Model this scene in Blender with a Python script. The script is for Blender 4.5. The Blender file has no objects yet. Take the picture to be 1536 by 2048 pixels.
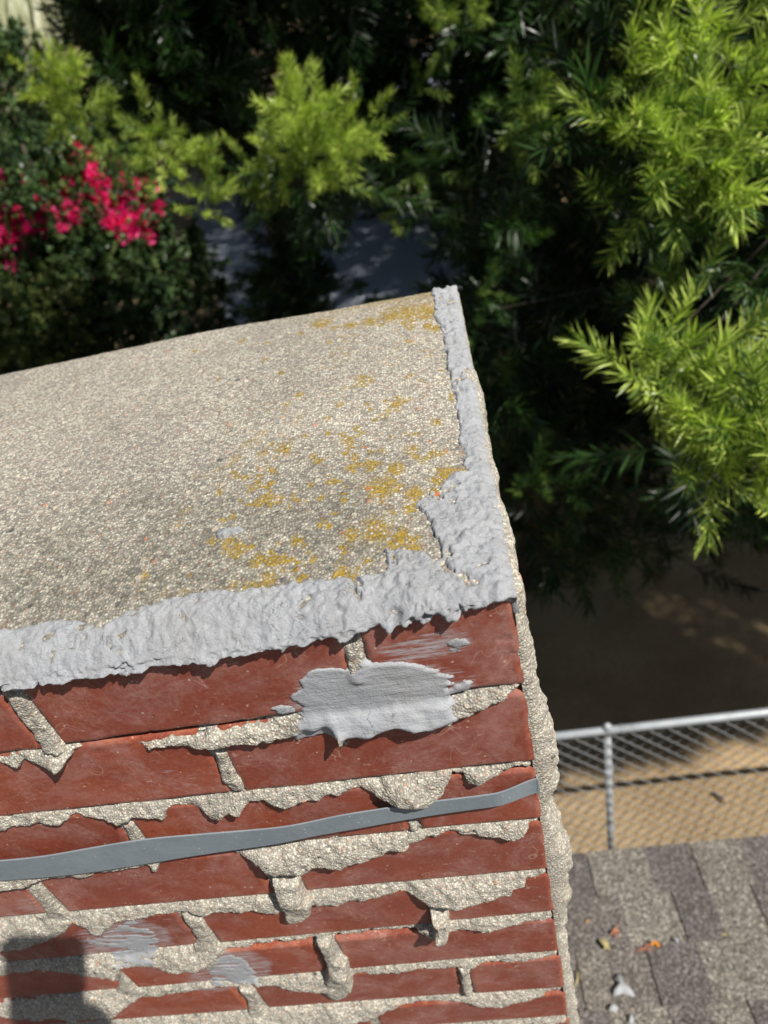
import bpy, math, random
import numpy as np
from mathutils import Matrix, Vector
random.seed(7); rng = np.random.default_rng(7)
scene = bpy.context.scene
COL = scene.collection

# ------------------------------------------------------------------ camera, sky, sun, exposure
CR = np.array([[0.98023, 0.15319, 0.12523], [0.00602, 0.60953, -0.79274], [-0.19777, 0.77782, 0.59656]])
CP = np.array([-0.0107, -0.27859, 0.27584])
FPX = 1483.1
cam = bpy.data.cameras.new('camera'); camo = bpy.data.objects.new('camera', cam); COL.objects.link(camo)
m = Matrix.Identity(4)
for i in range(3):
    for j in range(3): m[i][j] = CR[i][j]
    m[i][3] = CP[i]
camo.matrix_world = m
cam.sensor_fit = 'VERTICAL'; cam.sensor_height = 36.0; cam.sensor_width = 27.0
cam.lens = FPX/2048*36.0
cam.clip_start = 0.01; cam.clip_end = 600
cam.dof.use_dof = True; cam.dof.focus_distance = 0.47; cam.dof.aperture_fstop = 7.8
scene.camera = camo

SUNV = np.array([-0.508, 0.348, -0.788]); SUNV /= np.linalg.norm(SUNV)      # the way the light travels
TOSUN = -SUNV
world = bpy.data.worlds.new('World'); scene.world = world; world.use_nodes = True
wn = world.node_tree; bg = wn.nodes['Background']
sky = wn.nodes.new('ShaderNodeTexSky'); sky.sky_type = 'NISHITA'; sky.sun_disc = False
sky.sun_elevation = math.asin(TOSUN[2]); sky.sun_rotation = math.atan2(TOSUN[0], TOSUN[1])
wn.links.new(sky.outputs[0], bg.inputs[0]); bg.inputs[1].default_value = 0.05
sun = bpy.data.lights.new('sun', 'SUN'); sun.energy = 5.0; sun.angle = math.radians(0.53); sun.color = (1.0, 0.955, 0.88)
suno = bpy.data.objects.new('sun', sun); COL.objects.link(suno)
suno.rotation_euler = Vector(SUNV).to_track_quat('-Z', 'Y').to_euler(); suno.location = (2, -2, 5)
vs = scene.view_settings
vs.view_transform = 'Standard'; vs.look = 'None'; vs.exposure = 0.32; vs.gamma = 1.0; vs.use_curve_mapping = False
scene.cycles.max_bounces = 8; scene.cycles.transparent_max_bounces = 8

G = -3.9     # level of the garden
# ------------------------------------------------------------------ helpers
def ray(px, py):
    d = CR @ np.array([(px-768)/FPX, -(py-1024)/FPX, -1.0]); return d/np.linalg.norm(d)
def P3(px, py, dist): return CP + ray(px, py)*dist
def facept(px, py, y=0.0):
    d = ray(px, py); q = CP + d*((y-CP[1])/d[1]); return (q[0], q[2])
def toppt(px, py, z=0.0):
    d = ray(px, py); q = CP + d*((z-CP[2])/d[2]); return (q[0], q[1])
def topx(pts, ox, oy, s): return [(ox+x*s, oy+y*s) for x, y in pts]
def Z3(p): return topx(p, 0, 1150, 600/1536)
def Z4(p): return topx(p, 500, 1150, 700/1536)
def Z5(p): return topx(p, 0, 1550, 600/1536)
def Z6(p): return topx(p, 500, 1600, 700/1536)
def face(pts, y=0.0): return np.array([facept(p[0], p[1], y) for p in pts])

def tag(o, label=None, cat=None, group=None, kind=None):
    if label: o['label'] = label
    if cat: o['category'] = cat
    if group: o['group'] = group
    if kind: o['kind'] = kind
    return o
def empty(name, loc=(0, 0, 0)):
    o = bpy.data.objects.new(name, None); COL.objects.link(o); o.location = loc; o.empty_display_size = .1; return o
def mk(name, V, F, mat=None, parent=None, smooth=True, attrs=None, mats=None, mi=None):
    """V (n,3); F (m,k) int array or list of such arrays"""
    V = np.asarray(V, dtype=np.float32)
    Fs = F if isinstance(F, list) else [F]
    Fs = [np.asarray(f, dtype=np.int32) for f in Fs if len(f)]
    me = bpy.data.meshes.new(name)
    me.vertices.add(len(V)); me.vertices.foreach_set('co', V.ravel())
    loops = np.concatenate([f.ravel() for f in Fs]); tot = np.concatenate([np.full(len(f), f.shape[1], np.int32) for f in Fs])
    start = np.concatenate([[0], np.cumsum(tot)[:-1]]).astype(np.int32)
    me.loops.add(len(loops)); me.loops.foreach_set('vertex_index', loops)
    me.polygons.add(len(tot)); me.polygons.foreach_set('loop_start', start); me.polygons.foreach_set('loop_total', tot)
    me.polygons.foreach_set('use_smooth', np.full(len(tot), smooth))
    if mats:
        for q in mats: me.materials.append(q)
        if mi is not None: me.polygons.foreach_set('material_index', np.asarray(mi, np.int32))
    elif mat: me.materials.append(mat)
    if attrs:
        for k, v in attrs.items():
            a = me.attributes.new(k, 'FLOAT', 'POINT'); a.data.foreach_set('value', np.asarray(v, np.float32))
    me.update(); me.validate()
    o = bpy.data.objects.new(name, me); COL.objects.link(o)
    if parent:
        o.parent = parent; o.location = -Vector(parent.location)   # meshes are written in world coordinates
    return o
class MB:
    def __init__(s): s.v = []; s.q = []; s.t = []; s.n = 0
    def add(s, V, Q=None, T=None):
        V = np.asarray(V, float); s.v.append(V)
        if Q is not None and len(Q): s.q.append(np.asarray(Q)+s.n)
        if T is not None and len(T): s.t.append(np.asarray(T)+s.n)
        s.n += len(V)
    def box(s, lo, hi, M=None):
        x0, y0, z0 = lo; x1, y1, z1 = hi
        V = np.array([[x0,y0,z0],[x1,y0,z0],[x1,y1,z0],[x0,y1,z0],[x0,y0,z1],[x1,y0,z1],[x1,y1,z1],[x0,y1,z1]], float)
        if M is not None: V = V @ np.array(M).T
        s.add(V, [[0,3,2,1],[4,5,6,7],[0,1,5,4],[1,2,6,5],[2,3,7,6],[3,0,4,7]])
    def tube(s, pts, rad, n=8, cap=True):
        pts = np.asarray(pts, float); k = len(pts); rad = np.full(k, rad) if np.isscalar(rad) else np.asarray(rad)
        T = np.gradient(pts, axis=0); T /= np.linalg.norm(T, axis=1)[:, None]+1e-12
        up = np.array([0.13, 0.21, 0.97]) if abs(T[0][2]) < .9 else np.array([1., .1, 0])
        V = []
        for i in range(k):
            a = np.cross(T[i], up); a /= np.linalg.norm(a); b = np.cross(T[i], a)
            if i and np.dot(a, pa) < 0: a, b = -a, -b
            pa = a
            th = np.arange(n)/n*2*math.pi
            V.append(pts[i]+rad[i]*(np.cos(th)[:, None]*a+np.sin(th)[:, None]*b))
        V = np.concatenate(V); i0 = np.arange(n)
        Q = [np.stack([r*n+i0, r*n+(i0+1) % n, (r+1)*n+(i0+1) % n, (r+1)*n+i0], 1) for r in range(k-1)]
        Q = np.concatenate(Q); Tt = []
        if cap:
            c0 = len(V); V = np.vstack([V, pts[0], pts[-1]])
            Tt = [[c0, (i+1) % n, i] for i in range(n)]+[[c0+1, (k-1)*n+i, (k-1)*n+(i+1) % n] for i in range(n)]
        s.add(V, Q, Tt)
    def build(s, name, mat, parent=None, smooth=True, **kw):
        V = np.concatenate(s.v); F = []
        if s.q: F.append(np.concatenate(s.q))
        if s.t: F.append(np.concatenate(s.t))
        return mk(name, V, F, mat, parent, smooth, **kw)

def hsh(ix, iy, seed):
    h = (ix.astype(np.int64)*374761393 + iy.astype(np.int64)*668265263 + seed*1442695041) & 0x7fffffff
    h = ((h ^ (h >> 13))*1274126177) & 0x7fffffff
    h = ((h ^ (h >> 16))*668265263) & 0x7fffffff
    return ((h ^ (h >> 11)) & 0xffffff)/float(0xffffff)
def vn(x, y, s, seed=0):
    """smooth value noise, feature size s, in -1..1"""
    x = x/s+1000.3; y = y/s+1000.7; ix = np.floor(x); iy = np.floor(y); fx = x-ix; fy = y-iy
    fx = fx*fx*(3-2*fx); fy = fy*fy*(3-2*fy)
    a = hsh(ix, iy, seed); b = hsh(ix+1, iy, seed); c = hsh(ix, iy+1, seed); d = hsh(ix+1, iy+1, seed)
    return 2*((a*(1-fx)+b*fx)*(1-fy)+(c*(1-fx)+d*fx)*fy)-1
def fbm(x, y, s, o=3, seed=0):
    r = 0; a = 1; t = 0
    for k in range(o): r = r+a*vn(x, y, s/2**k, seed+k*17); t += a; a *= .55
    return r/t
def sdpoly(x, y, poly):
    """signed distance, positive inside"""
    poly = np.asarray(poly); ins = np.zeros(x.shape, bool); dm = np.full(x.shape, 1e9)
    for i in range(len(poly)):
        a = poly[i]; b = poly[(i+1) % len(poly)]; e = b-a
        t = np.clip(((x-a[0])*e[0]+(y-a[1])*e[1])/(e@e+1e-12), 0, 1)
        dm = np.minimum(dm, np.hypot(x-a[0]-t*e[0], y-a[1]-t*e[1]))
        c = ((a[1] > y) != (b[1] > y)) & (x < (b[0]-a[0])*(y-a[1])/((b[1]-a[1]) if b[1] != a[1] else 1e-12)+a[0])
        ins ^= c
    return np.where(ins, dm, -dm)
def sstep(a, b, x):
    t = np.clip((x-a)/(b-a), 0, 1); return t*t*(3-2*t)
def gridfaces(nu, nv, keep=None):
    i, j = np.meshgrid(np.arange(nu-1), np.arange(nv-1), indexing='ij')
    F = np.stack([i*nv+j, (i+1)*nv+j, (i+1)*nv+j+1, i*nv+j+1], -1)
    if keep is not None: F = F[keep]
    return F.reshape(-1, 4)

# ------------------------------------------------------------------ materials
class NT:
    def __init__(s, name):
        s.m = bpy.data.materials.new(name); s.m.use_nodes = True; s.t = s.m.node_tree
        s.b = s.t.nodes['Principled BSDF']; s.co = s.t.nodes.new('ShaderNodeTexCoord').outputs['Object']
    def n(s, ty, **kw):
        o = s.t.nodes.new(ty)
        for k, v in kw.items(): setattr(o, k, v)
        return o
    def l(s, a, b): s.t.links.new(a, b)
    def map(s, scale=(1, 1, 1), rot=(0, 0, 0)):
        o = s.n('ShaderNodeMapping'); s.l(s.co, o.inputs['Vector']); o.inputs['Scale'].default_value = scale; o.inputs['Rotation'].default_value = rot
        return o.outputs[0]
    def noise(s, scale, detail=4, rough=.55, vec=None, dist=0):
        o = s.n('ShaderNodeTexNoise'); o.inputs['Scale'].default_value = scale; o.inputs['Detail'].default_value = detail
        o.inputs['Roughness'].default_value = rough; o.inputs['Distortion'].default_value = dist
        s.l(vec or s.co, o.inputs['Vector']); return o.outputs['Fac']
    def vor(s, scale, feature='F1', vec=None, rand=1):
        o = s.n('ShaderNodeTexVoronoi'); o.feature = feature; o.inputs['Scale'].default_value = scale
        if 'Randomness' in o.inputs: o.inputs['Randomness'].default_value = rand
        s.l(vec or s.co, o.inputs['Vector']); return o
    def ramp(s, fac, stops, interp='LINEAR'):
        o = s.n('ShaderNodeValToRGB'); r = o.color_ramp; r.interpolation = interp
        while len(r.elements) < len(stops): r.elements.new(.5)
        for e, (p, c) in zip(r.elements, stops):
            e.position = p; e.color = (c if hasattr(c, '__len__') else (c, c, c))+((1,) if not hasattr(c, '__len__') or len(c) == 3 else ())
        s.l(fac, o.inputs[0]); return o.outputs[0]
    def mix(s, f, a, b, mode='MIX'):
        o = s.n('ShaderNodeMix', data_type='RGBA', blend_type=mode)
        for k_, v in ((0, f), (6, a), (7, b)):
            sock = o.inputs[k_]
            if hasattr(v, 'is_output'): s.l(v, sock)
            elif hasattr(v, '__len__'): sock.default_value = tuple(v)+(1,)
            else: sock.default_value = v if k_ == 0 else (v, v, v, 1)
        return o.outputs[2]
    def math(s, op, a, b=None, clamp=False):
        o = s.n('ShaderNodeMath', operation=op, use_clamp=clamp)
        for sock, v in zip(o.inputs, (a, b)):
            if v is None: continue
            if hasattr(v, 'is_output'): s.l(v, sock)
            else: sock.default_value = v
        return o.outputs[0]
    def attr(s, name):
        o = s.n('ShaderNodeAttribute'); o.attribute_name = name; return o.outputs['Fac']
    def sep(s, col):
        o = s.n('ShaderNodeSeparateColor'); s.l(col, o.inputs[0]); return o.outputs[0], o.outputs[1], o.outputs[2]
    def bump(s, h, dist, strength=1, prev=None):
        o = s.n('ShaderNodeBump'); o.inputs['Strength'].default_value = strength; o.inputs['Distance'].default_value = dist
        s.l(h, o.inputs['Height'])
        if prev: s.l(prev, o.inputs['Normal'])
        return o.outputs[0]
    def done(s, col, rough=.8, normal=None, spec=.3, metal=0):
        for sock, v in (('Base Color', col), ('Roughness', rough), ('Metallic', metal)):
            if hasattr(v, 'is_output'): s.l(v, s.b.inputs[sock])
            elif hasattr(v, '__len__'): s.b.inputs[sock].default_value = tuple(v)+(1,)
            else: s.b.inputs[sock].default_value = v
        s.b.inputs['Specular IOR Level'].default_value = spec
        if normal: s.l(normal, s.b.inputs['Normal'])
        return s.m

def sandy(name, light, mid, dark, grain=520, big=150, lichen=False):
    t = NT(name)
    v = t.vor(grain); r, g, b = t.sep(v.outputs['Color'])
    v2 = t.vor(grain*2.3); r2, g2, b2 = t.sep(v2.outputs['Color'])
    c = t.ramp(r, [(0, tuple(.35*a for a in dark)), (.22, dark), (.45, mid), (.72, light), (.93, tuple(min(1, 1.5*a) for a in light)), (.965, (.50, .22, .12))], 'LINEAR')
    c2 = t.ramp(r2, [(0, dark), (.5, mid), (1, light)])
    c = t.mix(.42, c, c2)
    # paste between the grains
    pm = t.ramp(v.outputs['Distance'], [(.28, 0), (.5, 1)])
    c = t.mix(t.math('MULTIPLY', pm, .55), c, tuple(.75*a for a in dark))
    # larger pebbles
    vb = t.vor(big); rb, gb, bb = t.sep(vb.outputs['Color'])
    pick = t.math('MULTIPLY', t.math('GREATER_THAN', rb, .72), t.ramp(vb.outputs['Distance'], [(.20, 1), (.30, 0)]))
    pc = t.ramp(gb, [(0, (.62, .55, .42)), (.35, (.70, .64, .52)), (.55, (.50, .28, .18)), (.7, (.55, .50, .42)), (.85, (.10, .10, .11)), (1, (.66, .58, .45))])
    c = t.mix(pick, c, pc)
    st = t.noise(9, 5, .6); c = t.mix(t.ramp(st, [(.48, 0), (.75, .35)]), c, tuple(.55*a for a in dark), 'MIX')
    h = t.math('ADD', t.math('MULTIPLY', v.outputs['Distance'], -1), t.math('MULTIPLY', pick, .8)); h = t.math('ADD', h, t.math('MULTIPLY', r, .7))
    if lichen:
        li = t.attr('lichen'); dk = t.attr('grime')
        gm = t.math('MULTIPLY', dk, t.ramp(t.noise(150, 3), [(.35, .25), (.6, 1)]))
        cg = t.mix(1, c, (.55, .56, .54), 'MULTIPLY'); c = t.mix(gm, c, cg)
        ln = t.noise(800, 3, .75)
        lm = t.ramp(t.math('ADD', li, t.math('MULTIPLY', t.math('SUBTRACT', ln, .5), 2.8)), [(.52, 0), (.70, .92)])
        lc = t.ramp(t.noise(500, 2), [(.3, (.17, .11, .012)), (.55, (.33, .215, .018)), (.75, (.46, .32, .04))])
        lm = t.math('MULTIPLY', lm, t.math('SUBTRACT', 1, t.math('MULTIPLY', t.math('GREATER_THAN', r, .84), .9)))
        c = t.mix(lm, c, lc)
        ol = t.attr('rust')
        om = t.ramp(t.math('ADD', ol, t.math('MULTIPLY', t.math('SUBTRACT', ln, .5), 1.0)), [(.52, 0), (.6, 1)])
        c = t.mix(om, c, (.50, .15, .045))
    n = t.bump(h, .0009, .9); n = t.bump(t.noise(1400, 3), .0004, .7, n)
    return t.done(c, .92, n, .2)

M = {}
M['mortar'] = sandy('mortar_mat', (.71, .66, .555), (.54, .50, .415), (.31, .29, .25), grain=600)
M['crown'] = sandy('crown_mat', (.76, .69, .56), (.54, .49, .40), (.23, .215, .195), grain=540, big=120, lichen=True)
def brick_mat():
    t = NT('brick_mat')
    c = t.ramp(t.noise(14, 4, .6), [(.3, (.225, .046, .024)), (.5, (.30, .066, .032)), (.7, (.355, .090, .042))])
    va = t.attr('vary'); c = t.mix(t.ramp(va, [(0, 0), (1, .7)]), c, (.205, .045, .028))
    fine = t.noise(300, 4, .7); c = t.mix(t.ramp(fine, [(.48, 0), (.72, .5)]), c, (.42, .17, .105)); c = t.mix(t.ramp(t.noise(170, 5, .75), [(.30, .55), (.42, 0)]), c, (.13, .03, .02)); c = t.mix(t.ramp(t.noise(6, 3), [(.4, 0), (.7, .45)]), c, (.20, .052, .04))
    dust = t.math('MULTIPLY', t.ramp(t.noise(22, 6, .7, dist=.8), [(.46, 0), (.70, 1)]), t.ramp(t.noise(260, 6, .75), [(.36, .05), (.68, .95)]))
    c = t.mix(t.math('MULTIPLY', dust, .72), c, (.50, .34, .31))
    c = t.mix(t.math('MULTIPLY', t.ramp(t.noise(9, 5, .7, dist=1.0), [(.52, 0), (.66, .55)]), t.ramp(t.noise(120, 5, .75), [(.35, .3), (.65, 1)])), c, (.46, .25, .215))
    sm = t.map((40, 1, 260), (0, .12, 0)); strk = t.ramp(t.noise(3.2, 3, .6, sm), [(.62, 0), (.78, .45)])
    c = t.mix(t.math('MULTIPLY', strk, t.ramp(t.noise(30, 2), [(.45, 0), (.65, 1)])), c, (.52, .40, .37))
    vsp = t.vor(120, rand=1); rr, gg, bb = t.sep(vsp.outputs['Color'])
    sp = t.math('MULTIPLY', t.ramp(t.math('ADD', vsp.outputs['Distance'], t.math('MULTIPLY', t.noise(500, 2), .22)), [(.17, 1), (.22, 0)]), t.math('GREATER_THAN', rr, .35))
    c = t.mix(t.math('MULTIPLY', sp, .7), c, (.62, .48, .40))
    # fine pale scratches
    for sc, sd_ in ((26, (1.5, 1, 1)), (60, (.5, 1, 1.6))):
        ln = t.math('ABSOLUTE', t.math('SUBTRACT', t.noise(sc, 1.5, .4, t.map(sd_, (0, .4, 0)), 1.2), .5))
        c = t.mix(t.math('MULTIPLY', t.ramp(ln, [(.0, 1), (.006, 0)]), t.ramp(t.noise(31 if sc == 26 else 47, 2), [(.53, 0), (.59, .55)])), c, (.58, .38, .31))
    fm = t.attr('film'); fs = t.noise(1.0, 5, .75, t.map((38, 60, 420), (0, .12, 0)))
    c = t.mix(t.ramp(t.math('ADD', fm, t.math('MULTIPLY', t.math('SUBTRACT', fs, .5), 2.2)), [(.55, 0), (.95, .85)]), c, (.44, .445, .465))
    ea = t.attr('edge'); c = t.mix(t.math('MULTIPLY', ea, t.ramp(t.noise(70, 5, .7), [(.48, 0), (.60, .75)])), c, (.46, .155, .08))
    pits = t.ramp(t.noise(120, 4, .7, t.map((1, 1, 2.2))), [(.27, 0), (.36, 1)])
    n = t.bump(pits, .0018, .8); n = t.bump(t.noise(420, 4, .7), .0003, .8, n); n = t.bump(t.noise(35, 3), .002, .25, n)
    return t.done(c, t.ramp(t.noise(60, 3), [(.3, .36), (.7, .55)]), n, .5)
M['brick'] = brick_mat()
def seal_mat(name, base, smooth=False):
    t = NT(name)
    c = t.mix(t.ramp(t.noise(40, 4, .6), [(.35, 0), (.7, 1)]), base, tuple(.86*a for a in base))
    c = t.mix(t.ramp(t.noise(260, 5, .7), [(.56, 0), (.72, .45)]), c, (.40, .37, .31)); c = t.mix(t.ramp(t.noise(13, 6, .7), [(.45, 0), (.75, .35)]), c, (.36, .345, .31)); ck = t.math('ABSOLUTE', t.math('SUBTRACT', t.noise(42, 3, .55, dist=1.5), .5)); c = t.mix(t.math('MULTIPLY', t.ramp(ck, [(0, 1), (.010, 0)]), t.ramp(t.noise(20, 2), [(.5, 0), (.58, .75)])), c, (.14, .135, .125))
    if smooth:
        sm = t.map((30, 200, 420), (0, .10, 0)); h = t.noise(1.0, 3, .5, sm)
        n = t.bump(h, .0009, .5); n = t.bump(t.noise(700, 3, .6), .0006, .8, n)
    else:
        vv = t.vor(330, 'SMOOTH_F1'); n = t.bump(t.noise(95, 6, .75, dist=.5), .0022, .8); n = t.bump(t.noise(240, 6, .8), .0024, .9, n); n = t.bump(t.noise(620, 4, .7), .0010, .9, n); n = t.bump(vv.outputs['Distance'], .0005, .5, n)
    c = t.mix(t.ramp(t.noise(190, 6, .8, dist=1.5), [(.60, 0), (.68, .55)]), c, (.17, .165, .155))
    return t.done(c, .7, n, .25)
M['seal'] = seal_mat('sealant_mat', (.48, .495, .525))
M['seal2'] = seal_mat('smooth_sealant_mat', (.38, .395, .42), True)
def simple(name, col, rough=.7, spec=.3, metal=0, nscale=None, ncol=None, bump=None, bs=60, nf=(.35, .65)):
    t = NT(name); c = col
    if nscale: c = t.mix(t.ramp(t.noise(nscale, 6, .65), [(nf[0], 0), (nf[1], 1)]), col, ncol)
    n = t.bump(t.noise(bs, 4, .6), bump, .8) if bump else None
    return t.done(c, rough, n, spec, metal)
def strap_mat():
    t = NT('strap_mat')
    c = t.mix(t.ramp(t.noise(60, 5, .6), [(.35, 0), (.65, 1)]), (.20, .24, .27), (.24, .28, .305))
    v = t.vor(260); r, g, b = t.sep(v.outputs['Color'])
    c = t.mix(t.math('MULTIPLY', t.math('LESS_THAN', v.outputs['Distance'], .13), t.math('GREATER_THAN', r, .75)), c, (.6, .62, .63))
    c = t.mix(t.ramp(t.noise(500, 3, .7), [(.55, 0), (.75, .4)]), c, (.34, .37, .39))
    return t.done(c, .5, t.bump(t.noise(300, 3), .0003, .6), .4)
M['strap'] = strap_mat()
def ground_mat():
    t = NT('soil_mat')
    c = t.ramp(t.noise(1.6, 6, .65), [(.3, (.36, .25, .135)), (.5, (.46, .33, .185)), (.72, (.54, .40, .235))])
    c = t.mix(t.ramp(t.noise(45, 5, .7), [(.45, 0), (.75, .6)]), c, (.27, .18, .10))
    v = t.vor(24); r, g, b = t.sep(v.outputs['Color'])
    c = t.mix(t.math('MULTIPLY', t.math('LESS_THAN', v.outputs['Distance'], .16), t.math('GREATER_THAN', r, .7)), c, (.17, .12, .075))
    return t.done(c, .95, t.bump(t.noise(30, 6, .7), .02, .7), .15)
M['soil'] = ground_mat()
M['concrete'] = simple('driveway_mat', (.42, .45, .53), .85, nscale=1.3, ncol=(.37, .40, .47), bump=.004, bs=90)
M['galv'] = simple('galvanised_mat', (.50, .53, .56), .45, .5, .25, 25, (.40, .44, .47))
M['wire'] = simple('wire_mat', (.30, .315, .33), .5, .5, .2)
M['wood'] = simple('fence_wood_mat', (.10, .075, .06), .85, nscale=8, ncol=(.06, .045, .038), bump=.004)
M['bark'] = simple('bark_mat', (.07, .055, .045), .9, nscale=18, ncol=(.13, .105, .085), bump=.006, bs=40)
M['stucco'] = simple('stucco_mat', (.55, .50, .43), .9, nscale=3, ncol=(.48, .43, .37), bump=.004, bs=120)
M['fascia'] = simple('fascia_mat', (.42, .40, .36), .7)
M['glass'] = simple('window_glass_mat', (.02, .025, .03), .08, .6)
M['curb'] = simple('kerb_mat', (.50, .50, .50), .8, nscale=6, ncol=(.40, .41, .42))
M['scrap'] = seal_mat('dried_sealant_mat', (.48, .50, .53))
M['petal'] = simple('orange_petal_mat', (.62, .24, .04), .6)
M['dry'] = simple('dry_leaf_mat', (.38, .22, .11), .7, nscale=60, ncol=(.55, .36, .16))
M['dryred'] = simple('red_dry_leaf_mat', (.36, .12, .07), .7, nscale=60, ncol=(.48, .22, .12))
M['drygreen'] = simple('pale_leaf_mat', (.42, .36, .17), .6, nscale=60, ncol=(.50, .42, .22))
def shingle_mat():
    t = NT('shingle_mat')
    va = t.attr('vary')
    c = t.ramp(va, [(0, (.142, .126, .121)), (.35, (.160, .143, .135)), (.55, (.205, .188, .165)), (1, (.240, .221, .190))])
    v = t.vor(300); r, g, b = t.sep(v.outputs['Color'])
    gr = t.ramp(r, [(0, .22), (.45, .70), (.8, 1.25), (1, 2.6)])
    c = t.mix(1, c, gr, 'MULTIPLY')
    c = t.mix(t.ramp(t.noise(7, 4), [(.4, 0), (.75, .35)]), c, (.11, .09, .085))
    n = t.bump(v.outputs['Distance'], .0011, .9)
    return t.done(c, .9, n, .25)
M['shingle'] = shingle_mat()
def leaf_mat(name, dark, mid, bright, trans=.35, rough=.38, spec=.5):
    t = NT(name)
    ag = t.attr('age_light'); rv = t.attr('rnd')
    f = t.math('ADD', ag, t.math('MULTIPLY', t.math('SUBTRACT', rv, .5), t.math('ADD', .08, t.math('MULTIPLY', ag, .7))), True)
    c = t.ramp(f, [(0, dark), (.45, mid), (1, bright)])  # colour mixes leaf youth with painted light: sunlit sprays brighter, shaded masses darker
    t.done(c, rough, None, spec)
    tr = t.n('ShaderNodeBsdfTranslucent'); t.l(t.mix(1, c, (1.3, 1.5, .7), 'MULTIPLY'), tr.inputs[0])
    ms = t.n('ShaderNodeMixShader'); ms.inputs[0].default_value = trans
    t.l(t.b.outputs[0], ms.inputs[1]); t.l(tr.outputs[0], ms.inputs[2])
    t.l(ms.outputs[0], t.t.nodes['Material Output'].inputs[0]); return t.m
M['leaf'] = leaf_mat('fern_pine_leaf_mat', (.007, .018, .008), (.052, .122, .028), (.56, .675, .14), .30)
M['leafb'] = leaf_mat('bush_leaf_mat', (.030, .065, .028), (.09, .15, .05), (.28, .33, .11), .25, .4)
M['bract'] = leaf_mat('bract_mat', (.62, .012, .17), (.86, .025, .26), (.95, .15, .42), .35, .55, .25)
M['palm'] = leaf_mat('palm_leaf_mat', (.14, .17, .09), (.30, .32, .18), (.46, .46, .30), .25, .45)
M['skin'] = simple('skin_mat', (.50, .28, .19), .5, .4, nscale=40, ncol=(.44, .23, .16))
M['jeans'] = simple('jeans_mat', (.06, .09, .16), .9)
M['sleeve'] = simple('sleeve_mat', (.05, .06, .08), .9)
M['phone'] = simple('phone_mat', (.03, .03, .035), .3, .5)
M['screen'] = simple('phone_screen_mat', (.01, .01, .012), .1, .6)
M['tile'] = simple('roof_tile_mat', (.50, .40, .35), .85, nscale=5, ncol=(.38, .29, .25), bump=.01, bs=25)

# ================================================================== SETTING
def sheet(name, pts, z, mat, kind='structure'):
    V = [(x, y, z) for x, y in pts]; o = mk(name, V, [np.array([list(range(len(V)))])], mat, smooth=False); tag(o, kind=kind); return o
n_ = 90
gx = np.concatenate([np.linspace(-150, -12, 12), np.linspace(-10, 10, 161), np.linspace(12, 150, 12)])
gy = np.concatenate([np.linspace(-60, -2, 8), np.linspace(-1, 22, 185), np.linspace(25, 200, 14)])
X, Y = np.meshgrid(gx, gy, indexing='ij')
Zg = G+.025*fbm(X, Y, .7, 3, 5)*(np.abs(X) < 11)*(Y < 8)
tag(mk('ground', np.stack([X, Y, Zg], -1).reshape(-1, 3), gridfaces(len(gx), len(gy)), M['soil']), 'tan bare soil of the yard far below the chimney', 'ground', kind='structure')
def gpt(px, py, z=G):
    d = ray(px, py); q = CP+d*((z-CP[2])/d[2]); return (q[0], q[1])
dr = [gpt(470, 700), gpt(383, 418), (gpt(383, 418)[0]-.6, 40), (6.5, 40), (gpt(880, 560)[0]+1.0, 8.2), (gpt(470, 700)[0], 8.2)]
o = sheet('driveway', dr[:2]+[dr[2], dr[3], dr[4], dr[5]], G+.05, M['concrete']); tag(o, 'blue grey concrete driveway lying in shade beyond the shrubs', 'driveway')

# ================================================================== CHIMNEY
chim = empty('brick_chimney', (-.425, .215, -1.7))
tag(chim, 'red brick chimney with rough squeezed out mortar and sealant round its cement top', 'chimney')
XL = -.85; YB = .43; ZB = -1.72
# brick rows: right hand end top and bottom, visible bottom line, joint positions, all measured on the wall plane
RT = [(1030,1213),(1052,1385),(1070,1538),(1085,1646),(1098,1750),(1110,1842),(1119,1915),(1128,1988)]
RB = [(1050,1367),(1066,1523),(1084,1638),(1097,1741),(1108,1824),(1117,1904),(1127,1974),(1135,2031)]
LB = [(129,1490),(0,1636),(270,1713),(145,1825),(0,1927),(273,1978),(537,2017),(760,2058)]
JT = [[((728,1300),(690,1310)),((86,1435),(46,1445))], [((472,1545),(446,1552))], [((840,1658),(822,1662)),((280,1665),(250,1668))],
      [((605,1770),(541,1775)),((107,1796),(70,1800))], [((897,1835),(865,1830)),((421,1860),(380,1862))],
      [((682,1907),(642,1914)),((258,1961),(232,1965))], [((944,1961),(920,1961)),((520,1996),(484,1998))], []]
ROWS = []
for k in range(8):
    zr = facept(*RB[k])[1]; zt = facept(*RT[k])[1]; xl, zl = facept(*LB[k]); sl = (zr-zl)/(0-xl)
    sl = max(-.02, min(.02, sl))
    J = [((facept(*a)[0]+facept(*b)[0])/2, max(.004, (facept(*a)[0]-facept(*b)[0])/2)) for a, b in JT[k]]
    if k == 7: J = [(-.192, .005)]
    while J[-1][0] > XL: J.append((J[-1][0]-.1973, .005))
    ROWS.append((zt, zr, sl, J))
while ROWS[-1][1] > ZB:
    z0 = ROWS[-1][1]; k = len(ROWS); J = [(-.095 if k % 2 == 0 else -.192, .005)]
    while J[-1][0] > XL: J.append((J[-1][0]-.1973, .005))
    ROWS.append((z0-.0105, z0-.0724, 0., J))

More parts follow.
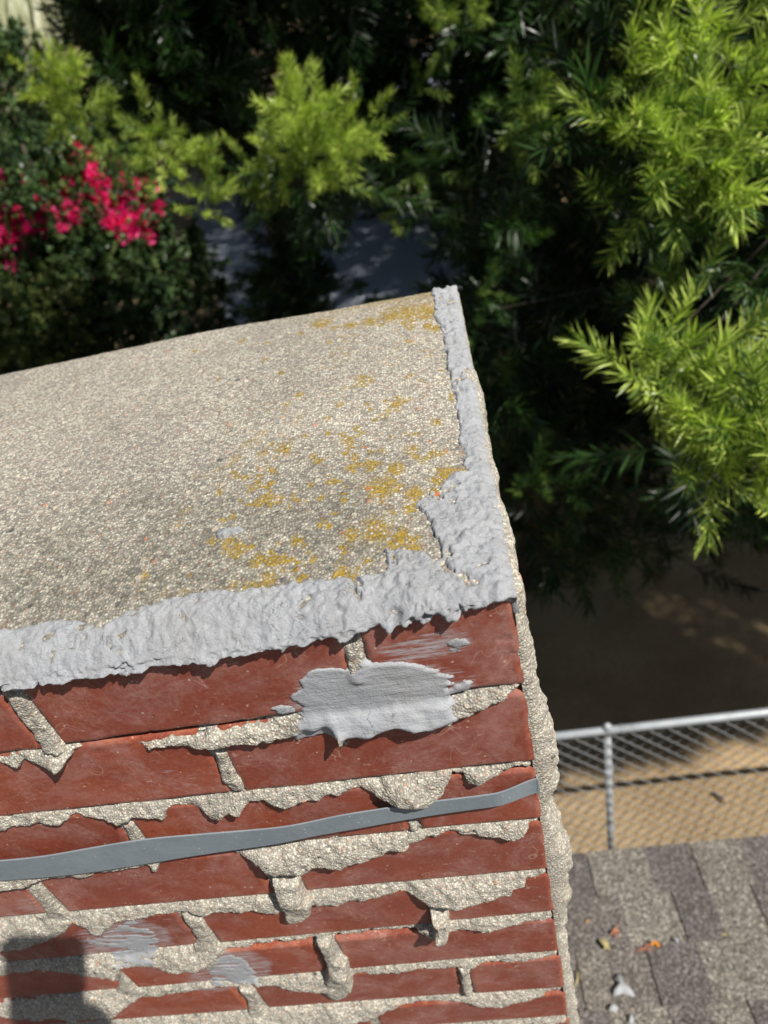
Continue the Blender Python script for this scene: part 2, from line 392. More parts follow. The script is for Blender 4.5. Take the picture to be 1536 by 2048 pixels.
SP = {}   # lower ragged edge of the mortar spilling from each bed joint
SP[1] = Z3([(0,980),(90,995),(130,965),(180,985),(230,1005),(270,1015),(310,1015),(345,960),(370,905),(400,890),(500,885),(560,900),(620,890),(680,875),(730,890),(770,915),(830,910),(900,890),(960,880),(1010,900),(1080,905),(1160,900),(1230,885),(1300,895),(1400,870),(1480,850)])+Z4([(60,740),(150,740),(215,725),(230,700),(290,695),(350,690),(380,720),(400,755),(415,725),(470,720),(540,730),(580,700),(640,680),(720,700),(800,690),(870,680),(930,635),(1020,615),(1060,590),(1110,560),(1150,530),(1200,508)])
SP[2] = Z5([(0,300),(80,280),(170,265),(240,262),(310,270),(370,205),(430,225),(540,240),(610,270),(640,240),(700,225),(760,235),(830,240),(880,175),(960,170),(1020,190),(1070,235),(1130,250),(1180,205),(1240,220),(1275,160)])+Z4([(10,1005),(60,995),(110,1020),(160,1045),(210,1015),(280,1005),(350,985),(400,990),(430,960),(480,940),(540,970),(600,1010),(680,1030),(750,1030),(800,1010),(840,985),(860,950),(872,925),(885,880),(935,880),(960,930),(1010,930),(1070,890),(1150,855),(1250,842)])
SP[3] = Z5([(0,610),(90,600),(150,590),(200,560),(420,530),(600,500),(760,475),(785,505),(805,505),(820,460),(1150,400),(1230,415),(1290,440),(1330,470)])+Z6([(40,275),(60,300),(90,335),(110,345),(220,345),(270,322),(300,310),(400,310),(500,280),(600,245),(690,230),(710,195),(760,185),(820,175),(870,150),(900,150),(940,170),(1020,175),(1080,180),(1150,185),(1200,175),(1230,120),(1280,85)])
SP[4] = Z5([(0,925),(100,910),(250,870),(330,820),(380,780),(420,790),(470,820),(520,835),(580,770),(700,745),(800,725),(920,710),(1045,735),(1100,715),(1180,712),(1260,715),(1340,720),(1430,725),(1490,715)])+Z6([(40,505),(90,510),(130,500),(160,490),(200,500),(250,490),(280,460),(340,460),(400,470),(460,455),(540,450),(600,430),(660,410),(690,410),(750,450),(790,475),(870,490),(900,480),(960,470),(1020,460),(1080,445),(1150,430),(1160,400),(1210,395),(1215,360),(1300,325)])
SP[5] = Z5([(0,1035),(200,1010),(440,1035),(560,1045),(600,1065),(620,1010),(700,990),(790,1000),(830,1015),(920,1030),(1000,1020),(1060,1000),(1100,960),(1160,900),(1250,890),(1400,870)])+Z6([(10,645),(120,630),(240,620),(285,605),(360,605),(500,590),(620,580),(730,575),(750,600),(790,615),(850,600),(890,580),(960,580),(1050,590),(1080,580),(1130,560),(1200,550),(1280,545),(1340,530)])
SP[6] = Z5([(0,1250),(100,1262),(300,1262),(560,1262),(600,1240),(660,1190),(720,1150),(900,1130),(1000,1110),(1210,1090)])+Z6([(15,815),(30,825),(120,830),(220,850),(300,850),(370,855),(440,830),(455,780),(500,770),(530,775),(700,760),(840,750),(910,745),(975,745),(1020,725),(1100,715),(1200,720),(1270,705),(1360,690)])
SP[7] = [(60,2120),(400,2110),(640,2075)]+Z6([(550,965),(600,940),(680,905),(780,890),(900,895),(1000,910),(1100,915),(1200,900),(1290,870),(1300,850),(1380,840)])
spill = {}
for k, pl in SP.items():
    zt, zb, sl, J = ROWS[k-1]; w = []
    for px, py in pl:
        d = ray(px, py); kz = -d[2]/d[1]; x0, z0 = facept(px, py); s0 = (zb+sl*x0)-z0
        ss = (s0+.75*kz*(.42*.009-.0030))/(1+.75*kz*.42); T_ = .42*(ss-.009)+.0030; x1, z1 = facept(px, py, -.75*max(T_, .002)); w.append((x1, max(.006, (zb+sl*x1)-z1)))
    w = np.array(w); w = w[np.argsort(w[:, 0])]; spill[k] = (w[:, 0], w[:, 1])
HEAD = [Z3([(0,590),(110,590),(330,870),(370,885),(215,905),(215,880),(190,850),(20,620)]), Z4([(405,300),(480,262),(495,330),(540,400),(500,480),(430,480),(415,370)]),
        Z3([(1080,880),(1165,900),(1190,980),(1255,1100),(1190,1115),(1130,1040),(1100,960)]), Z5([(620,250),(690,240),(745,350),(665,360)]), Z6([(678,100),(735,95),(748,135),(688,140)]),
        Z5([(140,580),(210,550),(270,640),(340,700),(370,715),(230,755),(220,690)]), Z6([(90,330),(220,335),(240,390),(275,420),(280,470),(200,505),(155,490),(128,420)]),
        Z5([(920,700),(1045,730),(1110,850),(1160,905),(1100,985),(985,1005),(985,870),(1000,830),(960,760)]), Z6([(790,465),(872,480),(882,545),(845,590),(800,560),(805,520)]),
        Z5([(600,1050),(622,1005),(700,1095),(695,1155),(620,1200),(590,1110)]), Z6([(285,598),(355,600),(380,670),(430,690),(440,740),(455,800),(430,835),(370,855),(325,825),(330,700),(310,640)]),
        Z6([(910,735),(975,735),(960,760),(982,845),(935,850),(922,800)]), Z5([(1210,1080),(1310,1085),(1352,1195),(1370,1250),(1290,1290),(1270,1200),(1250,1130)])]
HEADT = [.002, .001, .002, .001, .001, .002, .008, .003, .011, .002, .008, .004, .003]
HEAD = [face(h) for h in HEAD]
BUMPS = [(117,1533,9,11),(678,1480,7,7),(830,1458,4,20),(815,1590,12,16),(956,1556,7,9),(250,1645,5,8),(477,1626,6,8),(527,1722,9,14),(582,1795,7,14),(878,1832,11,8),(862,1866,9,9),
         (920,1800,4,12),(685,1946,8,10),(1029,1983,8,8),(696,1695,6,20),(430,1640,3,6),(790,1802,4,8),(640,1806,4,8),(380,1650,3,9),(1000,1945,2,8),(1030,1680,4,8)]
def mortar_h(x, z):
    wx = .0016*fbm(x, z, .010, 3, 3); wz = .0030*fbm(x, z, .009, 3, 9)+.0019*fbm(x, z, .0040, 2, 4)
    xs = x+wx; zs = z+wz; h = np.full(x.shape, -.007)
    T0 = np.zeros(x.shape)
    for px, py, a, r in BUMPS:
        cx, cz = facept(px, py, -.0007*a); T0 = T0+a*.0008*np.exp(-((x-cx)**2+(z-cz)**2)/(2*(r*.00062)**2))
    rough = .0012*fbm(x, z, .0060, 3, 21)+.0016*fbm(x, z, .018, 2, 31)
    for k, (zt, zb, sl, J) in enumerate(ROWS):
        B = zb+sl*xs                                    # bottom of this row
        if k+1 in spill: s = np.interp(xs, *spill[k+1])
        else: s = .0115+.012*np.clip(fbm(x, x*0+k*3.3, .06, 2, 7), 0, 1)+.006*np.clip(fbm(x, x*0+k*1.7, .012, 2, 8), 0, 1)
        du = B-zs; dd = s-du
        T = np.clip(.42*(s-.009)+.0030, .0018, .015)
        T = T+T0
        ramp = 1-np.exp(-np.maximum(du, 0)/(.35*s+.003))
        w = np.clip(T*.55, .0022, .006); e = np.clip(dd/w, 0, 1); e = np.sqrt(np.maximum(0, 1-(1-e)**2))
        hh = -.0022+(T+.0022)*ramp*1.0
        if k == 0:
            g = sstep(-.285, -.24, x)*(1-sstep(-.165, -.150, x)); hh = hh-.016*g*np.exp(-(np.maximum(du, 0)/.0045)**2)
        hh = (hh+.007)*e-.007+rough*e
        h = np.where((du > 0) & (dd > 0), np.maximum(h, hh), h)
        inrow = (z < zt+sl*x) & (z > zb+sl*x)
        for c, hw in J:
            h = np.where((np.abs(xs-c) < hw+.0012) & inrow & (h < -.004), -.0018+rough, h)
    for pl, t in zip(HEAD, HEADT):
        if x.size < 10: pass
        lo = pl.min(0)-.01; hi = pl.max(0)+.01; mk_ = (x > lo[0]) & (x < hi[0]) & (z > lo[1]) & (z < hi[1])
        if not mk_.any(): continue
        sd = sdpoly(xs[mk_], zs[mk_], pl); e = np.clip(sd/.0035, 0, 1); e = np.sqrt(np.maximum(0, 1-(1-e)**2))
        hh = -.007+(t+T0[mk_]+.007)*e+rough[mk_]*e
        h[mk_] = np.where(sd > 0, np.maximum(h[mk_], hh), h[mk_])
    return h
xs_ = np.concatenate([np.linspace(XL, -.60, 60)[:-1], np.linspace(-.60, 0.0005, 560)])
zs_ = np.concatenate([np.linspace(ZB, -.66, 220)[:-1], np.linspace(-.66, -.0005, 610)])
X, Z = np.meshgrid(xs_, zs_, indexing='ij')
H = mortar_h(X, Z)
cn = sstep(0, .005, -X)
MV = np.stack([X, -H*cn+.004*(1-cn), Z], -1).reshape(-1, 3)
mort = MB(); mort.add(MV, gridfaces(len(xs_), len(zs_)))
# smeared mortar on the right hand side of the stack
SIL = [(1033,1215),(1050,1225),(1062,1265),(1060,1290),(1070,1320),(1075,1345),(1083,1390),(1087,1430),(1103,1475),(1113,1520),(1114,1560),(1100,1590),(1101,1630),(1112,1660),(1128,1690),(1141,1712),(1130,1737),(1131,1760),(1140,1785),(1137,1812),(1128,1835),(1129,1880),(1134,1920),(1143,1960),(1150,2010),(1156,2060)]
SIL = [facept(px, py, .012) for px, py in SIL]; SIL.sort(key=lambda q: q[1])
sz = np.array([q[1] for q in SIL]); sx = np.array([q[0] for q in SIL])
TOPS = [(922,640),(934,690),(950,740),(971,800),(968,850),(985,900),(998,960),(1001,1000),(1018,1030),(1029,1075),(1029,1120),(1046,1165),(1051,1210)]
tp = sorted([toppt(px, py, -.006)[::-1] for px, py in TOPS]); ty = np.array([q[0] for q in tp]); tx = np.array([q[1] for q in tp])
yy = np.concatenate([.0012+.0588*np.linspace(0, 1, 90)**1.8, np.linspace(.062, YB, 190)])
zz = np.concatenate([np.linspace(ZB, -.66, 120)[:-1], -.0004-.6596*np.linspace(1, 0, 480)**1.25])
Yg, Zg2 = np.meshgrid(yy, zz, indexing='ij')
d1 = np.interp(Zg2, sz, sx, left=.010)+.0040*fbm(Yg, Zg2, .014, 3, 51)+.0022*fbm(Yg, Zg2, .006, 2, 54)
d1 = d1*(.55+.45*np.exp(-((Yg-.012)/.05)**2))
dt = np.interp(Yg, ty, tx)+.0015*fbm(Yg, Zg2, .01, 3, 52)
wt = np.exp(-(np.minimum(Zg2, 0)/.05)**2)*sstep(0, .01, Yg)
D = d1*(1-wt)+dt*wt
D = np.maximum(D, .003)+.0009*fbm(Yg, Zg2, .005, 3, 53)
fr = np.clip((Yg-.0012)/.011, 0, 1); D = -.0015+(D+.0015)*np.sqrt(np.maximum(0, 1-(1-fr)**2))
tr_ = np.clip((-Zg2-.0004)/.006, 0, 1); D = -.002*(1-np.sqrt(np.maximum(0, 1-(1-tr_)**2)))+D*np.sqrt(np.maximum(0, 1-(1-tr_)**2))
mort.add(np.stack([D, Yg, Zg2], -1).reshape(-1, 3), gridfaces(len(yy), len(zz)))
# plain left side and back
for (a, b) in (((XL, .0), (XL, YB)), ((XL, YB), (0, YB))):
    u = np.linspace(0, 1, 60); z3 = np.linspace(ZB, 0, 160); U, Zc = np.meshgrid(u, z3, indexing='ij')
    bx = a[0]+(b[0]-a[0])*U; by = a[1]+(b[1]-a[1])*U; nz = .0035*fbm(U, Zc, .05, 3, 61)
    nx_, ny_ = (1, 0) if a[0] == b[0] else (0, -1)
    edge = sstep(0, .04, U)*sstep(0, .04, 1-U)
    mort.add(np.stack([bx+nx_*nz*edge, by+ny_*nz*edge, Zc], -1).reshape(-1, 3), gridfaces(60, 160))
mort.build('mortar', M['mortar'], chim)

def chamf(x): return .0085*sstep(.015, .13, -x)
# bricks: each front face is a fine grid with worn arrises
FILM = [(face(Z4([(540,340),(640,300),(740,270),(860,235),(960,240),(980,300),(940,335),(870,345),(800,370),(720,385),(620,385)])), .75), (face(Z4([(150,560),(230,420),(420,395),(700,370),(880,400),(1010,440),(1000,500),(900,560),(200,640)])), .62),
        (face(Z5([(380,800),(520,760),(700,720),(860,780),(900,860),(850,930),(640,960),(420,930)])), .70), (face(Z5([(980,960),(1100,900),(1290,890),(1400,960),(1380,1060),(1100,1110),(950,1090)])), .70),
        (face(Z5([(0,640),(150,600),(230,680),(230,750),(0,760)])), .50), (face(Z3([(700,990),(1100,960),(1130,1090),(760,1130)])), .42), (face(Z4([(860,690),(1010,640),(1010,830),(870,830)])), .35)]
bk = MB(); vary = []; edge = []; film = []
for k, (zt, zb, sl, J) in enumerate(ROWS):
    ends = [(0.0, 0)]+[(c, hw) for c, hw in J]
    for a, b in zip(ends[:-1], ends[1:]):
        x1 = a[0]-a[1]; x0 = max(b[0]+b[1], XL)
        if x1-x0 < .01: continue
        fine = k < 9 and x1 > -.62
        nu, nv = (int((x1-x0)/.0022)+2, 30) if fine else (12, 6)
        def es(n):   # points crowded at the ends
            t = np.linspace(0, 1, n); return t
        u = es(nu); v = es(nv); U, V_ = np.meshgrid(u, v, indexing='ij')
        xx = x0+(x1-x0)*U; zb_ = zb+sl*xx; zt_ = zt+sl*xx if k else -.0012-chamf(xx); z_ = zb_+(zt_-zb_)*V_
        de = np.minimum(np.minimum(xx-x0, x1-xx), np.minimum(z_-zb_, zt_-z_))
        wear = .0016*(1+.9*fbm(xx, z_, .02, 3, 70+k)); wear = np.maximum(wear, .0006)
        e = np.clip(de/wear, 0, 1); rec = wear*(1-np.sqrt(np.maximum(0, 1-(1-e)**2)))
        off = rng.uniform(-.0006, .0008); tl = rng.uniform(-.004, .004)
        y_ = off+tl*(z_-z_.mean())+rec+.00035*fbm(xx, z_, .03, 3, 80+k)
        nch = fbm(xx, z_, .006, 2, 90+k); y_ = y_+.0012*sstep(.55, .8, nch)*(de < .01)
        # ring of depth behind the rim
        base = bk.n; bk.add(np.stack([xx, y_, z_], -1).reshape(-1, 3), gridfaces(nu, nv))
        rim = [i*nv for i in range(nu)]+[(nu-1)*nv+j for j in range(1, nv)]+[i*nv+nv-1 for i in range(nu-2, -1, -1)]+[j for j in range(nv-2, 0, -1)]
        pts = np.stack([xx, y_, z_], -1).reshape(-1, 3)[rim]; back = pts.copy(); back[:, 1] = .092
        L = len(rim); i0 = np.arange(L); bk.add(np.vstack([pts, back]), np.stack([i0, i0+L, (i0+1) % L+L, (i0+1) % L], 1))
        vary += [rng.random()]*(nu*nv+2*L); ed = np.clip(1.25-de/.003, 0, 1).ravel(); edge.append(np.concatenate([ed, np.ones(L), np.zeros(L)])); fl = np.zeros(xx.size)
        if k < 8:
            for pl_, st_ in FILM: fl = np.maximum(fl, st_*sstep(-.008, .005, sdpoly(xx.ravel(), z_.ravel(), pl_)))
        film.append(np.concatenate([fl, np.zeros(2*L)]))
bk.build('brickwork', M['brick'], chim, attrs={'vary': vary, 'edge': np.concatenate(edge), 'film': np.concatenate(film)})

# cement crown
def ztop(x, y):
    d = np.minimum(np.minimum(-x, x-XL), np.minimum(y, YB-y)); d = np.maximum(d, 0)
    z = .001+.020*(1-np.exp(-d/.13))+.0045*sstep(YB-.07, YB, y)*np.exp(-((x+.27)/.17)**2)
    rd = np.clip(d/.006, 0, 1); z = z-.004*(1-np.sqrt(np.maximum(0, 1-(1-rd)**2)))-chamf(x)*np.clip(1-y/.024, 0, 1)**2
    return z+.0010*fbm(x, y, .05, 3, 101)+.00035*fbm(x, y, .005, 2, 102)
cx_ = np.concatenate([np.linspace(XL, -.60, 50)[:-1], np.linspace(-.60, 0, 520)]); cy_ = np.linspace(0, YB, 380)
X, Y = np.meshgrid(cx_, cy_, indexing='ij'); Zc = ztop(X, Y)
LI = [(850,612,30),(815,618,30),(780,625,26),(740,636,20),(700,645,18),(640,640,20),(868,640,15),(535,680,8),(530,720,7),(565,750,8),(600,795,11),(575,815,8),(655,838,8),(655,868,8),(610,875,7),(570,903,20),(545,895,8),(690,905,10),(740,900,8),(765,895,10),(790,800,15),(735,805,7),(870,828,13),(820,890,16),(865,890,9),(890,930,24),(870,945,14),(790,930,22),(740,930,14),(710,930,9),(760,968,34),(825,975,24),(440,988,10),(620,972,8),(640,995,8),(655,1045,9),(750,1050,34),(700,1060,20),(590,1072,15),(800,1062,24),(830,1085,16),(500,1085,10),(510,1110,18),(530,1142,20),(620,1105,11),(590,1110,9),(680,1130,20),(730,1105,12),(285,1140,9),(465,1032,8),(375,1140,5),(540,1165,8),(660,682,7),(820,740,8),(440,762,6),(385,695,7),(780,722,6),(850,700,6),(600,660,9),(670,650,12),(480,675,8),(900,720,10)]
li = np.zeros(X.shape)
for px, py, r in LI:
    a, b = toppt(px, py, .012); q = P3(px, py, 1); dist = np.linalg.norm(np.array([a, b, .012])-CP); R_ = r/FPX*dist*1.0
    li = np.maximum(li, .92*np.exp(-((X-a)**2+((Y-b)*.75)**2)/(2*(R_*.80)**2)))
li += .62*sstep(.365, .425, Y)*sstep(-.30, -.05, X)
reg = np.exp(-((X+.10)/.10)**2)*np.exp(-((Y-.09)/.10)**2)+.8*np.exp(-((X+.05)/.05)**2)*sstep(.05, .2, Y)+.35*sstep(-.4, -.1, X)
li = np.maximum(li, np.clip(reg, 0, 1)*sstep(.10, .5, fbm(X, Y, .014, 3, 141)+.5*fbm(X, Y, .005, 2, 142))*.78)
gr = .95*np.exp(-((X+.16)**2/(2*.13**2)+(Y-.07)**2/(2*.07**2)))+.6*np.exp(-((X+.33)**2/(2*.12**2)+(Y-.06)**2/(2*.05**2)))
gr = np.clip(.85*gr+.35*fbm(X, Y, .04, 3, 111), 0, 1)
ru = np.zeros(X.shape)
for px, py, r in [(735,972,7),(870,972,9),(855,868,5),(855,758,4),(845,730,3),(835,1092,6),(790,1105,5),(765,995,4),(730,890,5),(290,1075,5),(690,925,4)]:
    a, b = toppt(px, py, .012); R_ = r/FPX*.55; ru = np.maximum(ru, .75*np.exp(-((X-a)**2+(Y-b)**2)/(2*(R_*.8)**2)))
crown = MB(); crown.add(np.stack([X, Y, Zc], -1).reshape(-1, 3), gridfaces(len(cx_), len(cy_)))
# rim below the crown's edges
def skirt(pts, depth, dy=0):
    L = len(pts); lo = pts.copy(); lo[:, 1] += dy; lo[:, 2] -= depth; i0 = np.arange(L-1)
    crown.add(np.vstack([pts, lo]), np.stack([i0, i0+1, i0+1+L, i0+L], 1)); return 2*L
P_ = np.stack([X, Y, Zc], -1); ex = 0
for e_, dy in ((P_[:, 0], .008), (P_[:, -1], 0), (P_[0], 0), (P_[-1], 0)): ex += skirt(e_.copy(), .02, dy)
z0_ = np.zeros(ex)
crown.build('cement_crown', M['crown'], chim, attrs={'lichen': np.concatenate([li.ravel(), z0_]), 'grime': np.concatenate([gr.ravel(), z0_]), 'rust': np.concatenate([ru.ravel(), z0_])})

# sealant band along the front and right edges; v >= 0 is depth over the crown, v < 0 runs down the wall
def uv(px, py):
    x, y = toppt(px, py, .004)
    if y >= 0: return (x, y)
    return facept(px, py)
BAND = [(-900,1560),(-400,1400),(-120,1290),(0,1262),(50,1258),(100,1245),(150,1242),(205,1255),(250,1228),(300,1215),(350,1200),(420,1187),(480,1185),(540,1178),(600,1165),(680,1160),(740,1152),(768,1150),(770,1130),(765,1108),(800,1105),(850,1108),(870,1125),(886,1120),(880,1098),(862,1060),(852,1035),(826,1022),(850,1008),(862,990),(882,985),(893,962),(912,948),(935,946),(930,925),(925,900),(915,850),(912,800),(905,770),(893,728),(891,700),(885,665),(868,635),(870,610),(858,580)]
BAND = [uv(*p) for p in BAND]
BAND[-1] = (BAND[-1][0], YB+.02)
BAND += [(.02, YB+.02), (.02, .0), (.004, -.001)]
low = Z4([(1160,145),(1080,170),(980,200),(900,222),(880,245),(830,222),(800,228),(760,250),(720,238),(640,252),(600,285),(560,248),(480,262),(400,300),(375,312),(350,268),(290,292),(210,315),(160,312),(140,352),(110,352)])+Z3([(1480,368),(1445,402),(1420,412),(1400,372),(1300,395),(1200,415),(1140,432),(1110,465),(1070,468),(1010,442),(940,455),(790,480),(640,515),(500,530),(380,545),(230,562),(100,588),(0,588)])+[(-200,1408),(-900,1510)]
BAND += [facept(px, py, -.007) for px, py in low]
BAND = np.array(BAND)
su = np.linspace(-.60, .006, 540); sv = np.concatenate([np.linspace(-.030, .14, 190), np.linspace(.1412, YB+.003, 230)])
U, V_ = np.meshgrid(su, sv, indexing='ij')
wu = .0022*fbm(U, V_, .012, 4, 121)+.0016*fbm(U, V_, .0042, 3, 133); wv = .0020*fbm(U, V_, .010, 4, 122)+.0016*fbm(U, V_, .0042, 3, 134)
sd = sdpoly(U+wu, V_+wv, BAND)
hole = np.zeros(U.shape)
for px, py, r in [(785,1212,9),(905,1145,4),(910,975,8),(880,1005,6)]:
    a, b = uv(px, py); hole = np.maximum(hole, np.exp(-((U-a)**2+(V_-b)**2)/(2*(r/FPX*.42)**2)))
lump = np.zeros(U.shape)
for px, py, r, a_ in [(935,1080,9,.006),(1000,1180,8,.003),(540,1250,20,.0025),(690,1210,25,.003),(830,1190,25,.003),(400,1290,15,.002),(640,1225,14,.002),(990,1120,6,.003),(800,1140,22,.002),(915,958,12,.0025)]:
    a, b = uv(px, py); lump = lump+a_*np.exp(-((U-a)**2+(V_-b)**2)/(2*(r/FPX*.42)**2))
T = .0017+.0009*fbm(U, V_, .03, 3, 123)+.0008*fbm(U, V_, .0065, 4, 124)*sstep(-.5, -.2, U)+.0003*fbm(U, V_, .004, 3, 125)+lump
rg = .0011*(1-2*np.abs(fbm(U, V_, .0075, 3, 127)))+.0009*fbm(U, V_, .0032, 2, 128)
T = T+rg*(.35+.65*sstep(-.42, -.2, U))
pit = fbm(U, V_, .010, 4, 131)+.35*fbm(U, V_, .003, 2, 132); T = T-.0034*sstep(.30, .50, pit)*sstep(-.60, -.25, U)+.0011*fbm(U, V_, .0030, 2, 135)*sstep(-.5, -.15, U)
e = np.clip(sd/.0022, 0, 1); th = -.0015+(T+.0015)*np.sqrt(np.maximum(0, 1-(1-e)**2)); th = th-.006*hole*(hole > .3)
Uc = np.minimum(U, 0)
ontop = V_ >= 0; zt_ = ztop(np.minimum(Uc, -.0005), np.clip(V_, .0005, YB-.0005))
wz = sstep(-.012, .016, V_)

fh = np.maximum(mortar_h(np.minimum(Uc, -.003), np.minimum(V_, -.001)), 0)
xq = np.where(U > 0, th*.7, U); zdrop = np.where(U > 0, -(U)*2.2, 0)
Vx = np.stack([xq, np.where(ontop, V_-th*(1-wz), -(fh+th*(.35+.65*sstep(0, .003, sd)))-.50*np.clip(-V_, 0, .02)*sstep(0, .0025, sd)), np.where(ontop, zt_+th*wz+zdrop, V_-(chamf(Uc)-.0015)*np.exp(-((V_)/.010)**2)+zdrop)], -1)
inside = (sd > 0); keep = inside[:-1, :-1] | inside[1:, 1:] | inside[1:, :-1] | inside[:-1, 1:]
sb = MB(); sb.add(Vx.reshape(-1, 3), gridfaces(len(su), len(sv), keep)); sb.build('sealant_band', M['seal'], chim)

def patch(name, poly, mat, t, res=.0011, seed=1, ragged=.0016, streak=False, label=None):
    poly = face(poly); lo = poly.min(0)-.004; hi = poly.max(0)+.004; hi[1] = min(hi[1], -.002)
    u = np.arange(lo[0], hi[0], res); v = np.arange(lo[1], hi[1], res); U, V_ = np.meshgrid(u, v, indexing='ij')
    sd = sdpoly(U+ragged*fbm(U, V_, .012, 4, seed)+.005*fbm(U*.12, V_+U*.12, .0030, 3, seed+7), V_+ragged*fbm(U, V_, .008, 4, seed+1), poly)
    H = np.maximum(mortar_h(np.minimum(U, -.002), V_), 0)
    # the knife bridges small hollows
    for _ in range(6): H[1:-1, 1:-1] = (H[:-2, 1:-1]+H[2:, 1:-1]+H[1:-1, :-2]+H[1:-1, 2:]+2*H[1:-1, 1:-1])/6
    tt = t*(1+.35*fbm(U, V_, .02, 3, seed+2))
    if streak: tt = tt+.00032*fbm(U*.16, V_+U*.16, .0045, 3, seed+3)*sstep(-.08, -.03, V_*0+.0)
    tt = tt+.00025*fbm(U, V_, .004, 3, seed+4)
    e = np.clip(sd/.0022, 0, 1); th = -.0008+(tt+.0008)*np.sqrt(np.maximum(0, 1-(1-e)**2))
    if ragged > .002: th = th-.0012*sstep(.1, .5, fbm(U*.25, V_+U*.16, .004, 3, seed+5))
    ins = sd > 0; keep = ins[:-1, :-1] | ins[1:, 1:] | ins[1:, :-1] | ins[:-1, 1:]
    q = MB(); q.add(np.stack([U, -(H+th), V_], -1).reshape(-1, 3), gridfaces(len(u), len(v), keep)); o = q.build(name, mat, chim)
    if label: o['label'] = label
    return o
patch('sealant_patch', Z4([(190,540),(205,480),(240,445),(270,415),(330,408),(400,405),(440,420),(470,400),(480,385),(510,372),(540,392),(560,385),(640,383),(720,385),(800,410),(860,430),(885,450),(870,500),(950,462),(985,480),(960,500),(890,520),(880,570),(900,600),(860,620),(800,640),(720,640),(640,660),(560,700),(500,715),(430,715),(405,765),(390,730),(340,690),(250,712),(212,730),(185,690),(215,640),(232,600)]), M['seal2'], .0012, seed=200, streak=True, label='broad grey sealant patch wiped over the top bed joint')
patch('sealant_smear', Z4([(860,300),(900,290),(955,278),(975,295),(970,310),(935,325),(900,332),(870,325)]), M['seal'], .0004, seed=220, ragged=.0035, label='thin pale smear of sealant on the corner brick')
patch('sealant_patch', Z5([(430,830),(520,832),(600,770),(640,750),(700,748),(760,790),(800,840),(815,950),(800,1000),(740,970),(660,940),(600,960),(560,930),(600,895),(640,885),(560,888),(450,870)]), M['seal2'], .0003, seed=240, ragged=.0035, label='small grey sealant patch low on the left of the brickwork')
patch('sealant_patch', Z5([(1050,1000),(1100,950),(1135,928),(1190,920),(1240,930),(1270,960),(1300,1020),(1330,1060),(1280,1075),(1180,1065),(1110,1100),(1082,1080),(1100,1055),(1080,1020)]), M['seal2'], .0003, seed=260, ragged=.0035, label='small grey sealant patch low in the middle of the brickwork')
patch('sealant_smear', Z4([(100,585),(140,570),(200,570),(215,600),(160,612),(120,610)]), M['seal'], .0010, seed=270, ragged=.002, label='small crumb of sealant under the top brick')

# metal strap round the stack
TP = Z5([(-900,520),(-300,470),(0,440),(200,420),(400,385),(700,340),(1000,315),(1200,295),(1536,258)])+Z4([(200,1095),(380,1055),(450,1045),(650,1020),(850,995),(1000,980),(1100,965),(1200,945),(1278,925)])
BT = Z5([(-900,630),(-300,580),(0,548),(250,525),(500,498),(850,450),(1100,410),(1536,340)])+Z4([(200,1158),(300,1143),(450,1120),(600,1095),(800,1065),(1100,1025),(1278,993)])
tw = face(TP, -.007); bw = face(BT, -.007); n = 220; xs2 = np.linspace(max(tw[0, 0], XL), -.0008, n)
zt2 = np.interp(xs2, tw[:, 0], tw[:, 1]); zb2 = np.interp(xs2, bw[:, 0], bw[:, 1])
zb2 += .0012; zb2[xs2 < bw[0, 0]] = zt2[xs2 < bw[0, 0]]-.02
for arr in (zt2, zb2):
    for _ in range(60): arr[1:-1] = (arr[:-2]+arr[2:]+2*arr[1:-1])/4
so = .0070+.0008*np.sin(xs2*31); so *= sstep(-.0, .03, -xs2)*.75+.25
V = []
for i in range(n):
    y = -so[i]
    for (zz2, yy2) in ((zt2[i], y), (zt2[i], y+.0011), (zb2[i], y+.0011+.0003), (zb2[i], y+.0003)): V.append((xs2[i], yy2, zz2))
V = np.array(V); i0 = np.arange(n-1)
Q = np.concatenate([np.stack([i0*4+a, (i0+1)*4+a, (i0+1)*4+(a+1) % 4, i0*4+(a+1) % 4], 1) for a in range(4)])
st = MB(); st.add(V, Q)
st.box((-.0006, -so[-1], zb2[-1]), (.0006, .35, zt2[-1]))
o = st.build('metal_strap', M['strap'], chim, smooth=False); o['label'] = 'flat blue grey metal strap running across the bricks'

# dropped flake of sealant on the crown
fx, fy = toppt(446, 1048, .018); V = []; n = 26
for i in range(n):
    a = i/n*2*math.pi; r = .0055*(1+.45*math.sin(3*a+1)+.25*math.sin(7*a)); V.append((fx+1.25*r*math.cos(a), fy+.5*r*math.sin(a), 0))
V = np.array(V); zc = ztop(V[:, 0], V[:, 1]); mid = np.array([[fx, fy, ztop(np.array([fx]), np.array([fy]))[0]+.003]])
lo = V.copy(); lo[:, 2] = zc-.0005; hi_ = V.copy(); hi_[:, :2] = (hi_[:, :2]-[fx, fy])*.8+[fx, fy]; hi_[:, 2] = zc+.003+.0012*np.sin(np.arange(n)*2.1)
q = MB(); i0 = np.arange(n); q.add(np.vstack([lo, hi_, mid]), np.stack([i0, (i0+1) % n, (i0+1) % n+n, i0+n], 1), np.stack([i0+n, (i0+1) % n+n, i0*0+2*n], 1))
tag(q.build('sealant_flake', M['scrap']), 'small dry grey flake of sealant lying on the cement top', 'sealant flake')

